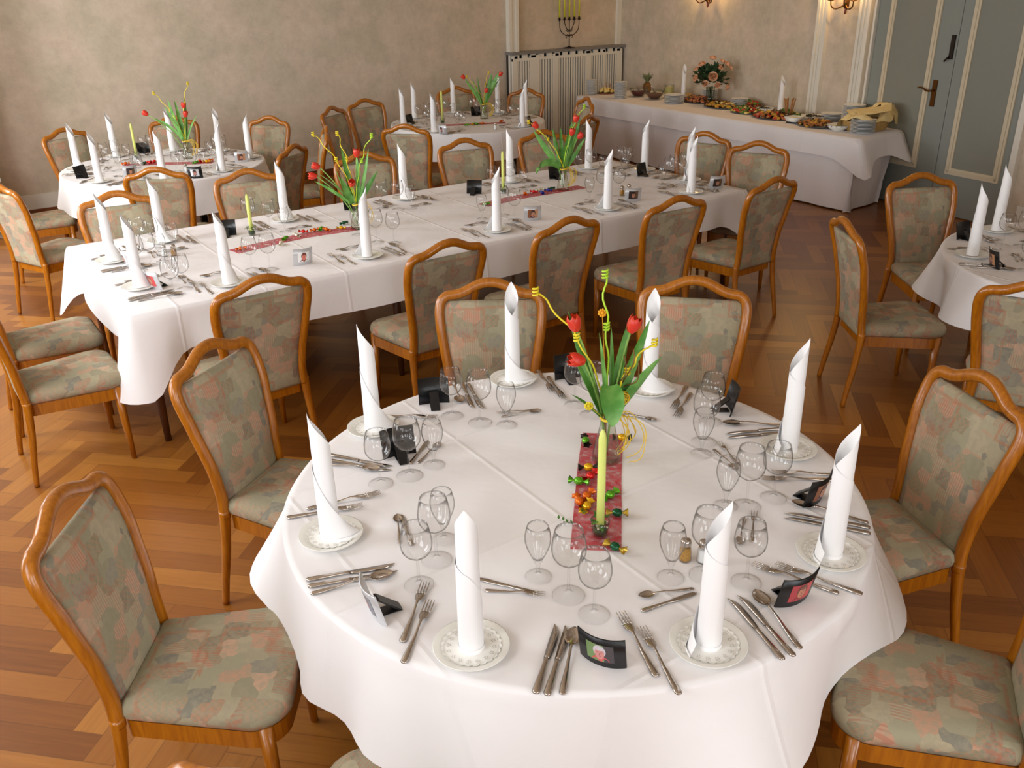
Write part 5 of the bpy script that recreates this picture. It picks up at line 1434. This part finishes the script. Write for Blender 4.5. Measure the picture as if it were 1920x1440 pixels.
for k, (p, f) in enumerate((((5.2483, 8.4680), 'foil_green'), ((5.3131, 8.4610), 'foil_yellow'), ((5.3650, 8.4659), 'foil_green'), ((5.4394, 8.4508), 'foil_orange'), ((5.6832, 8.4421), 'foil_orange'))):
    candy(p, f, '%s foil sweet, %s from the left on the back-middle round table' % (f[5:].replace('_', ' '), ('first', 'second', 'third', 'fourth', 'fifth')[k]), k * 53, None, 1.1)

# ------------------------------------------------------------ candelabrum on the radiator cover
t = thing('candelabrum', 'dark wrought-iron five-armed candelabrum on the radiator cover shelf', 'candelabrum', (8.18, 10.40, 1.306))
link('foot', MB().lathe([(0.001, 0.0), (0.09, 0.0), (0.085, 0.008), (0.03, 0.016), (0.012, 0.03), (0.001, 0.03)], 20).make('foot', 'dark_iron'), t)
link('stem', MB().tube([(0, 0, 0.02), (0, 0, 0.375)], 0.0065, 8).make('stem', 'dark_iron'), t)
for i, x in enumerate((-.172, -.086, 0, .086, .172)):
    if x:
        zb = 0.16 if abs(x) > .1 else 0.23
        pts = catmull([(0, 0, zb), (x * .45, 0, zb + .015), (x * .92, 0, zb + .085), (x, 0, 0.375)], 6)
        link('arm', MB().tube(pts, 0.0058, 8).make('arm', 'dark_iron'), t)
    link('socket', MB().lathe([(0.006, 0.355), (0.012, 0.365), (0.030, 0.372), (0.030, 0.376), (0.014, 0.378), (0.015, 0.405), (0.001, 0.405)], 14, 0, (x, 0, 0)).make('socket', 'dark_iron'), t)
for s in (-1, 1):
    for zc, r in ((0.15, 0.036), (0.235, 0.026)):
        pts = []
        for k in range(22):
            a = k / 21 * 4.6; rr = r * (1 - 0.62 * k / 21)
            pts.append((s * (0.004 + r + -rr * math.cos(a)), 0, zc + rr * math.sin(a) * (1 if zc < .2 else -1)))
        link('scroll', MB().tube(pts, 0.0045, 7).make('scroll', 'dark_iron'), t)
for i, x in enumerate((-.172, -.086, 0, .086, .172)):
    c = thing('taper_candle', 'tall yellow-green taper, %s from the left on the candelabrum' % ORD[i], 'candle', (8.18 + x, 10.40, 1.306 + 0.40), 0, 'tapers of the candelabrum')
    link('wax', MB().lathe([(0.001, 0.0), (0.0125, 0.0), (0.0115, 0.20), (0.0095, 0.37), (0.001, 0.38)], 14).make('wax', 'candelabra_wax'), c)
    link('wick', MB().tube([(0, 0, .378), (0, 0, .39)], 0.001, 6).make('wick', 'wick'), c)

# ------------------------------------------------------------ wall lamps
def sconce(s, z, label):
    o = WC + WT * s + WN * 0.0
    a = math.atan2(WT.y, WT.x)
    t = thing('wall_lamp', label, 'wall lamp', (o.x, o.y, z), a, 'brass wall lamps')   # local x along the wall, local -y? into the room
    sy = 1 if (Matrix.Rotation(a, 3, 'Z') @ Vector((0, 1, 0))).dot(WN) > 0 else -1
    link('wall_plate', MB().tube([(0, 0.002 * sy, -0.05), (0, 0.018 * sy, -0.02), (0, 0.02 * sy, 0.05), (0, 0.004 * sy, 0.11)], [0.012, 0.030, 0.034, 0.010], 12).make('wall_plate', 'antique_brass'), t)
    link('drop', MB().lathe([(0.001, -0.10), (0.010, -0.09), (0.014, -0.07), (0.007, -0.055), (0.015, -0.04), (0.001, -0.03)], 12, 0, (0, 0.02 * sy, 0)).make('drop', 'bronze_red'), t)
    for k in (-1, 1):
        pts = catmull([(0, 0.03 * sy, 0.0), (k * .05, 0.05 * sy, -0.03), (k * .10, 0.07 * sy, -0.045), (k * .145, 0.08 * sy, -0.02), (k * .155, 0.085 * sy, 0.03)], 6)
        arm = link('arm', MB().tube(pts, 0.0075, 8).make('arm', 'antique_brass'), t)
        c = (k * .155, 0.085 * sy, 0)
        link('drip_pan', MB().lathe([(0.006, 0.028), (0.034, 0.036), (0.036, 0.042), (0.010, 0.045), (0.001, 0.045)], 14, 0, c).make('drip_pan', 'antique_brass'), arm)
        link('candle_sleeve', MB().lathe([(0.001, 0.045), (0.013, 0.045), (0.013, 0.14), (0.001, 0.141)], 14, 0, c).make('candle_sleeve', 'white_paint'), arm)
        link('bulb', MB().lathe([(0.001, 0.141), (0.009, 0.145), (0.016, 0.17), (0.011, 0.195), (0.001, 0.215)], 12, 0, c).make('bulb', 'bulb_glow'), arm)
        l = bpy.data.lights.new('lamp_light', 'POINT'); l.energy = 8; l.color = (1, 0.60, 0.22); l.shadow_soft_size = 0.02
        lo = bpy.data.objects.new('lamp_light', l); COL.objects.link(lo)
        lo.location = o + WT * (k * .155) + WN * 0.115 + Vector((0, 0, z + 0.19))
sconce(4.27, 1.90, 'brass two-armed wall lamp between the white pilasters beside the door')
sconce(2.00, 1.93, 'brass two-armed wall lamp on the beige wall above the flowers')

# ------------------------------------------------------------ the buffet
BZ = 0.752
def stack(p, n, r, dz, label_word, nm='plate', z0=BZ - .0005, gname='stacked buffet plates'):
    me = MB().lathe([(0.001, 0.0), (r * .58, 0.0), (r * .62, 0.003), (r * .8, dz * .35 + .002), (r, dz * .55 + .004), (r * 1.005, dz * .55 + .0062), (r * .98, dz * .55 + .0065), (r * .62, .006), (0.001, .0055)], 28).make(nm, 'buffet_porcelain')
    for i in range(n):
        w = 'topmost plate' if i == n - 1 else ('lowest plate' if i == 0 else 'white plate')
        solid(nm, me, '%s in the %s' % (w, label_word), 'plate', (p[0] + RND.uniform(-.002, .002), p[1] + RND.uniform(-.002, .002), z0 + i * dz), 0, 'plates of the ' + label_word)
stack((8.0729, 9.7629), 14, 0.078, 0.0132, 'leftmost tall stack at the far end of the buffet')
stack((8.0496, 9.1401), 15, 0.086, 0.0138, 'tall stack before the pineapple on the buffet')
stack((8.2192, 8.3129), 7, 0.125, 0.0150, 'stack of wide dishes between glass bowl and meat platter')
stack((8.74, 8.22), 10, 0.105, 0.0135, 'stack behind the flower vase on the buffet')
stack((8.52, 7.52), 8, 0.10, 0.0130, 'stack behind the green salad in the middle of the buffet')
stack((8.44, 6.12), 6, 0.125, 0.0130, 'low wide stack beyond the pudding bowl on the buffet')
stack((8.36, 5.82), 16, 0.115, 0.0125, 'tallest stack at the wall beside the bread basket')
stack((7.9665, 5.4178), 11, 0.120, 0.0122, 'stack at the near front corner of the buffet')
def lumps(mb, n, rx, ry, z0, h, size, seed, mis=1, flatn=1.0):
    R2 = random.Random(seed)
    for i in range(n):
        a = R2.uniform(0, 2 * PI); q = math.sqrt(R2.random())
        x, y = rx * q * math.cos(a), ry * q * math.sin(a)
        s = size * R2.uniform(.6, 1.25)
        mb.ball((x, y, z0 + h * (1 - q * q) * R2.uniform(.5, 1.0) + s * .2), s, 7, 5, R2.randrange(mis), (R2.uniform(.7, 1.4), R2.uniform(.7, 1.4), R2.uniform(.35, .8) * flatn))
    return mb
def leaves_heap(mb, n, rx, ry, z0, h, ln, seed, mi=0):
    R2 = random.Random(seed)
    for i in range(n):
        a = R2.uniform(0, 2 * PI); q = math.sqrt(R2.random())
        b = Vector((rx * q * math.cos(a), ry * q * math.sin(a), z0 + h * (1 - q * q)))
        c = R2.uniform(0, 2 * PI); d = Vector((math.cos(c), math.sin(c), R2.uniform(.1, .9))).normalized(); nn = d.cross(Vector((0, 0, 1))).normalized()
        l = ln * R2.uniform(.6, 1.2)
        mb.grid([[b - nn * .003, b + nn * .003], [b + d * l * .4 - nn * l * .32, b + d * l * .4 + nn * l * .32 + Vector((0, 0, .004))], [b + d * l * .8 - nn * l * .28, b + d * l * .8 + nn * l * .28 - Vector((0, 0, .004))], [b + d * l - nn * .002, b + d * l + nn * .002]], mi)
    return mb
def platter(p, rx, ry, foods, garnish, label, seed, deg=-97):
    t = thing('serving_platter', label, 'platter', (p[0], p[1], BZ - .0005), math.radians(deg), 'food platters on the buffet')
    n = 40; rows = []
    for f, z in ((.001, .004), (.8, .004), (.9, .010), (1.0, .016), (1.0, .0175), (.88, .012), (.78, .006), (.001, .006)):
        rows.append([(rx * f * math.cos(2 * PI * j / n), ry * f * math.sin(2 * PI * j / n), z - .004) for j in range(n)])
    link('dish', MB().grid(rows, 0, True).make('dish', 'platter_steel'), t)
    f = link('food', lumps(MB(), 110, rx * .86, ry * .86, .010, .055, .023, seed, len(foods)).make('food', foods), t)
    f['kind'] = 'stuff'
    g = link('garnish', leaves_heap(MB(), 54, rx * .98, ry * .98, .014, .055, .040, seed + 50).make('garnish', garnish), t)
    g['kind'] = 'stuff'
platter((8.5224, 8.1682), .27, .18, ['salmon_meat', 'salmon_meat', 'roast_meat'], 'dark_salad', 'oval platter of pink sliced meat with green leaves, before the flower vase', 1)
platter((8.3492, 7.6467), .25, .17, ['egg_yellow', 'cheese', 'egg_yellow', 'roast_meat'], 'dark_salad', 'oval platter of yellow egg and cheese bites on the buffet front', 2)
platter((8.2257, 7.1358), .22, .16, ['tomato', 'cheese', 'salad_green', 'roast_meat'], 'salad_green', 'oval platter of mixed salad and tomato in the buffet middle', 3)
platter((8.1121, 6.6661), .28, .17, ['egg_yellow', 'roast_meat', 'salmon_meat', 'tomato'], 'dark_salad', 'oval platter of orange roast pieces left of the dip bowl', 4)
platter((8.28, 6.62), .22, .15, ['salad_green', 'salad_green', 'cheese'], 'salad_green', 'platter heaped with green salad before the bread sticks', 5)
platter((8.0061, 5.9853), .25, .17, ['roast_meat', 'roast_meat', 'egg_yellow'], 'dark_salad', 'oval platter of browned cutlets right of the dip bowl', 6)
platter((8.6278, 7.4515), .17, .13, ['salad_green', 'tomato'], 'salad_green', 'small platter of green parsley behind the mixed salad', 7)
def bowl(p, r, h, fill, mat, label, cat='bowl', top=None):
    t = thing('serving_bowl', label, cat, (p[0], p[1], BZ - .0005), 0)
    link('bowl', MB().lathe([(0.001, 0.0), (r * .5, 0.0), (r * .55, .006), (r * .85, h * .5), (r, h), (r * .97, h), (r * .8, h * .5), (r * .5, .012), (0.001, .010)], 28).make('bowl', mat), t)
    if fill: link('filling', MB().lathe([(0.001, .013), (r * .5, .014), (r * .76, h * .46), (r * .82, h * .62), (r * .4, h * .70), (0.001, h * .72)], 24).make('filling', fill), t)
    if top:
        g = link('garnish', leaves_heap(lumps(MB(), 20, r * .6, r * .6, h * .62, h * .5, .018, 3), 16, r * .6, r * .6, h * .7, h * .5, .03, 4).make('garnish', top), t); g['kind'] = 'stuff'
    return t
bowl((8.3345, 9.1021), .125, .115, 'jelly_red', 'vase_glass', 'clear glass bowl of dark red jelly on the buffet')
bowl((8.2951, 8.7524), .125, .115, 'mousse_brown', 'vase_glass', 'clear glass bowl of brown mousse on the buffet')
for p, w in (((8.3345, 9.1021), 'jelly'), ((8.2951, 8.7524), 'mousse')):
    mb = MB().tube([(0, 0, 0.05), (-.02, .02, .115), (-.04, .04, .15)], [0.004, 0.004, 0.006], 7).ball((0, 0, .075), .022, 8, 6, 0, (1, 1, .4))
    solid('ladle', mb.make('ladle', 'steel'), 'metal ladle standing in the %s bowl' % w, 'ladle', (p[0], p[1], BZ + .02), .5)
t = thing('cream_jug', 'glass jug of yellow custard behind the mousse bowl', 'jug', (8.52, 8.72, BZ - .0005))
link('jug', MB().lathe([(0.001, 0), (.055, 0), (.062, .01), (.066, .08), (.058, .15), (.064, .165), (.061, .165), (.055, .15), (.062, .08), (.055, .012), (0.001, .010)], 24).make('jug', 'vase_glass'), t)
link('custard', MB().lathe([(0.001, .012), (.053, .012), (.060, .08), (.055, .135), (0.001, .135)], 24).make('custard', 'cream_yellow'), t)
link('handle', MB().tube(catmull([(-.06, 0, .14), (-.10, 0, .12), (-.10, 0, .06), (-.062, 0, .035)], 5), .006, 7).make('handle', 'vase_glass'), t)
# cheese board with sticks
t = thing('cheese_board', 'round dish of yellow cheese cubes on sticks between the plate stacks', 'cheese board', ((8.2587, 9.6671)[0], (8.2587, 9.6671)[1], BZ - .0005))
link('board', MB().lathe([(0.001, 0), (.12, 0), (.125, .012), (.11, .016), (0.001, .015)], 24).make('board', 'skirting_wood'), t)
link('cheese', lumps(MB(), 60, .09, .09, .02, .06, .022, 12, 1).make('cheese', 'cheese'), t)['kind'] = 'stuff'
link('rim_leaves', leaves_heap(MB(), 30, .12, .12, .015, .01, .03, 13).make('rim_leaves', 'dark_salad'), t)['kind'] = 'stuff'
mb = MB()
for k in range(7): mb.tube([(0.05 * math.cos(k), .05 * math.sin(k), .06), (0.06 * math.cos(k), .06 * math.sin(k), .13)], .002, 5)
link('sticks', mb.make('sticks', 'bread'), t)
# pineapple
t = thing('pineapple', 'pineapple with a spiky grey-green crown behind the plate stack', 'pineapple', (8.62, 9.25, BZ - .0005))
link('fruit', MB().lathe([(0.001, 0), (.035, .005), (.055, .04), (.06, .08), (.05, .125), (.03, .15), (0.001, .155)], 18).make('fruit', 'pineapple_skin'), t)
mb = MB(); R2 = random.Random(3)
for k in range(30):
    a = k * 2.4; e = .3 + .7 * (k / 30)
    d0 = Vector((math.cos(a) * (1 - e * .6), math.sin(a) * (1 - e * .6), .6 + e)); d1 = Vector((math.cos(a), math.sin(a), .7 + e * .6))
    leaf_blade(mb, (0.012 * math.cos(a), .012 * math.sin(a), .145), d0, d1, .10 + .06 * R2.random(), .008, a)
link('crown', mb.make('crown', 'pineapple_leaf'), t)
# small yellow dish
bowl((8.7272, 8.5684), .045, .05, 'cream_yellow', 'wicker', 'small yellow dish left of the meat platter')
# napkin candles of the buffet
napkin((8.72, 8.66), 90, 'standing near the wall behind the wide dishes of the buffet', 'tight', 1.0)
napkin((8.52, 6.90), 120, 'standing near the wall left of the bread sticks on the buffet', 'tight', 1.0)
# rose bouquet
BV = (8.50, 7.98)
t = thing('flower_vase', 'clear cylinder vase with the bouquet of peach roses on the buffet', 'vase', (BV[0], BV[1], BZ - .0005))
link('glass_body', MB().lathe([(0.001, 0), (.045, 0), (.047, .01), (.055, .20), (.053, .20), (.045, .012), (0.001, .01)], 24).make('glass_body', 'vase_glass'), t)
mb = MB(); R2 = random.Random(21)
for k in range(9): mb.tube([(R2.uniform(-.02, .02), R2.uniform(-.02, .02), .015), (R2.uniform(-.03, .03), R2.uniform(-.03, .03), .2)], .004, 5)
link('stems', mb.make('stems', 'bouquet_leaf'), t)
mb = MB(); R2 = random.Random(22)
for k in range(420):
    a, e = R2.uniform(0, 2 * PI), R2.uniform(-.35, 1.25)
    q = R2.uniform(.05, .18)
    b = Vector((math.cos(a) * math.cos(e) * q, math.sin(a) * math.cos(e) * q, .28 + math.sin(e) * q * .9))
    d = (b - Vector((0, 0, .22))).normalized(); d = (d + Vector((R2.uniform(-.5, .5), R2.uniform(-.5, .5), R2.uniform(-.5, .5)))).normalized()
    nn = d.cross(Vector((R2.random(), R2.random(), 1))).normalized(); l = R2.uniform(.045, .085)
    mb.grid([[b - nn * .002, b + nn * .002], [b + d * l * .45 - nn * l * .32, b + d * l * .45 + nn * l * .32], [b + d * l - nn * .001, b + d * l + nn * .001]])
fo = tag(link('bouquet_foliage', mb.make('bouquet_foliage', 'bouquet_leaf'), None, (BV[0], BV[1], BZ)), 'dark green foliage of the rose bouquet on the buffet', 'foliage', kind='stuff')
def rose_mesh():
    mb = MB(); R2 = random.Random(5)
    for ringk in range(4):
        n = (3, 4, 5, 6)[ringk]; r = (.010, .018, .026, .033)[ringk]
        for k in range(n):
            a0 = 2 * PI * k / n + ringk * .5; rows = []
            for i in range(5):
                t = i / 4
                rr = r * (.35 + .65 * math.sin(t * PI * .62)) + (.006 * t if ringk == 3 else 0)
                z = .034 * t * (1.15 - .13 * ringk) - (.004 * t * t if ringk == 3 else 0)
                hw = (PI / n) * 1.35 * (1 - .35 * t * t)
                rows.append([(rr * math.cos(a0 + u * hw), rr * math.sin(a0 + u * hw), z - .004 * u * u * t) for u in (-1, -.5, 0, .5, 1)])
            mb.grid(rows)
    return mb.make('rose', 'rose_petal')
ROSE = rose_mesh()
C_B = Vector((BV[0], BV[1], BZ))
for k, (r, d, z, s, w) in enumerate(((-.015, -.13, .29, 1.5, 'large open rose at the front centre'), (.0, 0, .46, 1.2, 'topmost rose'), (-.11, -.02, .405, 1.2, 'rose at the upper left'), (.15, 0, .395, 1.3, 'rose at the upper right'), (.06, -.09, .375, 1.0, 'small rose right of centre'), (-.085, -.12, .225, 1.0, 'rose at the lower left'),
                                     (-.165, -.02, .27, 1.1, 'rose at the left edge'), (.04, -.13, .21, .95, 'small rose at the lower centre'), (.155, -.05, .18, 1.1, 'rose at the lower right'), (-.16, 0, .36, .9, 'small rose at the far upper left'), (.10, -.02, .43, 1.0, 'rose near the top right'), (.20, 0, .36, .9, 'rose at the right edge'))):
    p = W3(r, d, z)
    o = solid('rose', ROSE, 'peach %s of the buffet bouquet' % w, 'rose', C_B + p * 1.12, 0, 'peach roses of the bouquet')
    dd = (p - Vector((0, 0, .24)) + W3(0, -.06, .03)).normalized()
    o.rotation_euler = dd.to_track_quat('Z', 'Y').to_euler(); o.scale = (s * 1.05, s * 1.05, s * 1.05)
# dip bowl, bread sticks, pudding, dark bowls
t = thing('dip_bowl', 'white square dip bowl on a dark foot at the buffet front', 'bowl', ((8.0085, 6.2828)[0], (8.0085, 6.2828)[1], BZ - .0005), .1)
mb = MB(); rows = []
for s, z in ((.055, .014), (.08, .065), (.074, .065), (.05, .022), (.001, .022)):
    rows.append([(s * c[0], s * c[1], z) for c in ((-1, -1), (0, -1.05), (1, -1), (1.05, 0), (1, 1), (0, 1.05), (-1, 1), (-1.05, 0))])
mb.grid(rows, 0, True); link('bowl', mb.make('bowl', 'porcelain'), t)
link('foot', MB().box((-.06, -.06, 0), (.06, .06, .014)).make('foot', 'black_card'), t)
link('dip', MB().lathe([(0.001, .055), (.06, .053), (.065, .05)], 16).make('dip', 'cream_yellow'), t)
gl = bowl((8.20, 6.52), .06, .06, None, 'vase_glass', 'glass holding the bread sticks behind the dip bowl', 'glass')
R2 = random.Random(6)
for k in range(6):
    a = k * 1.05
    mb = MB().tube([(0, 0, 0), (.03 * math.cos(a), .03 * math.sin(a), .19)], [.006, .007], 7).ball((.031 * math.cos(a), .031 * math.sin(a), .195), .009, 7, 5)
    solid('bread_stick', mb.make('bread_stick', 'bread'), 'brown bread stick standing behind the dip bowl on the buffet', 'bread stick', (8.20 + .026 * math.cos(a), 6.52 + .026 * math.sin(a), BZ + .012), 0, 'bread sticks on the buffet')
bowl((7.9319, 5.6736), .115, .055, 'cream_yellow', 'porcelain', 'white bowl with blue rim pattern and yellow pudding, near corner', top=None)
t2 = bowl((8.40, 7.02), .10, .05, None, 'porcelain', 'white bowl with dark grapes near the wall of the buffet', top='dark_salad')
t3 = bowl((8.33, 6.28), .14, .045, None, 'porcelain', 'flat white dish with dark meat rolls beside the low plate stack', top='dark_salad')
mb = MB()
for k in range(14):
    a = 2 * PI * k / 14
    mb.ball((.113 * math.cos(a), .113 * math.sin(a), .047), .008, 6, 4, 0, (1, 1, .5))
yb = (7.9319, 5.6736)
solid('blue_pattern_ring', mb.make('blue_pattern_ring', 'blue_glaze'), 'blue dotted ring on the rim of the pudding bowl', 'decoration', (yb[0], yb[1], BZ), 0)
mb = MB().ball((0, 0, .03), .05, 12, 8, 0, (1.5, .9, .6))
solid('butter', mb.make('butter', 'cream_yellow'), 'pale yellow butter piece beside the near plate stack', 'butter', (8.12, 5.75, BZ - .001), .3)
# bread basket
t = thing('bread_basket', 'oval wicker bread basket at the near end of the buffet', 'basket', (8.13, 5.50, BZ - .0005), math.radians(-35))
mb = MB(); rows = []
n = 48
for f, z in ((.001, .004), (.80, .004), (.84, .02), (.90, .05), (.97, .085), (1.0, .10), (.97, .10), (.86, .05), (.78, .012), (.001, .012)):
    rows.append([(.235 * f * math.cos(2 * PI * j / n) * (1 + .012 * (j % 2)), .165 * f * math.sin(2 * PI * j / n) * (1 + .012 * (j % 2)), z) for j in range(n)])
mb.grid(rows, 0, True)
for zz, f in ((.03, .87), (.06, .93), (.10, 1.0)):
    mb.tube([(.235 * f * math.cos(2 * PI * j / n), .165 * f * math.sin(2 * PI * j / n), zz + .004 * (j % 2)) for j in range(n)], .007, 6, closed=True)
link('basket', mb.make('basket', 'wicker'), t)
# yellow cloth folded over the basket
mb = MB(); rows = []; R2 = random.Random(8)
for i in range(9):
    s = i / 8; row = []
    for j in range(n + 1):
        a = 2 * PI * j / n
        f = 0.55 + 0.62 * s
        z = .135 + .06 * math.sin(a * 2 + .6) * (1 - .3 * s) - .10 * max(0, s - .55) * 2 * (0.5 + .5 * math.sin(a + .4)) + .012 * math.sin(a * 7 + s * 4) + 0.06 * (s * (1 - s) * 4) * .6 + .05 * math.cos(a)
        row.append((.235 * f * math.cos(a) * (1 + .05 * math.sin(5 * a)), .165 * f * math.sin(a) * (1 + .08 * math.sin(4 * a + 1)), z))
    rows.append(row)
mb.grid(rows)
mb.grid([[(-.20, -.10, .16), (.0, -.15, .175), (.2, -.10, .20)], [(-.22, .0, .20), (.0, -.03, .20), (.23, 0, .265)], [(-.16, .10, .185), (.02, .08, .21), (.21, .1, .235)]])
mb.grid([[(.17, -.05, .20), (.24, -.02, .255), (.25, .10, .22)], [(.24, -.10, .15), (.30, -.02, .17), (.30, .10, .16)], [(.25, -.11, .075), (.31, -.03, .055), (.315, .08, .08)]])
solid('basket_cloth', mb.make('basket_cloth', 'yellow_napkin'), 'yellow napkin cloth folded over the bread basket', 'cloth', (8.13, 5.50, BZ + .0), math.radians(-35))
mb = MB().ball((0, 0, 0), .05, 12, 8, 0, (1.8, .8, .6))
solid('bread_roll', mb.make('bread_roll', 'bread'), 'brown bread loaf peeping out of the yellow basket cloth', 'bread', (8.13, 5.50, BZ + .115), .4)
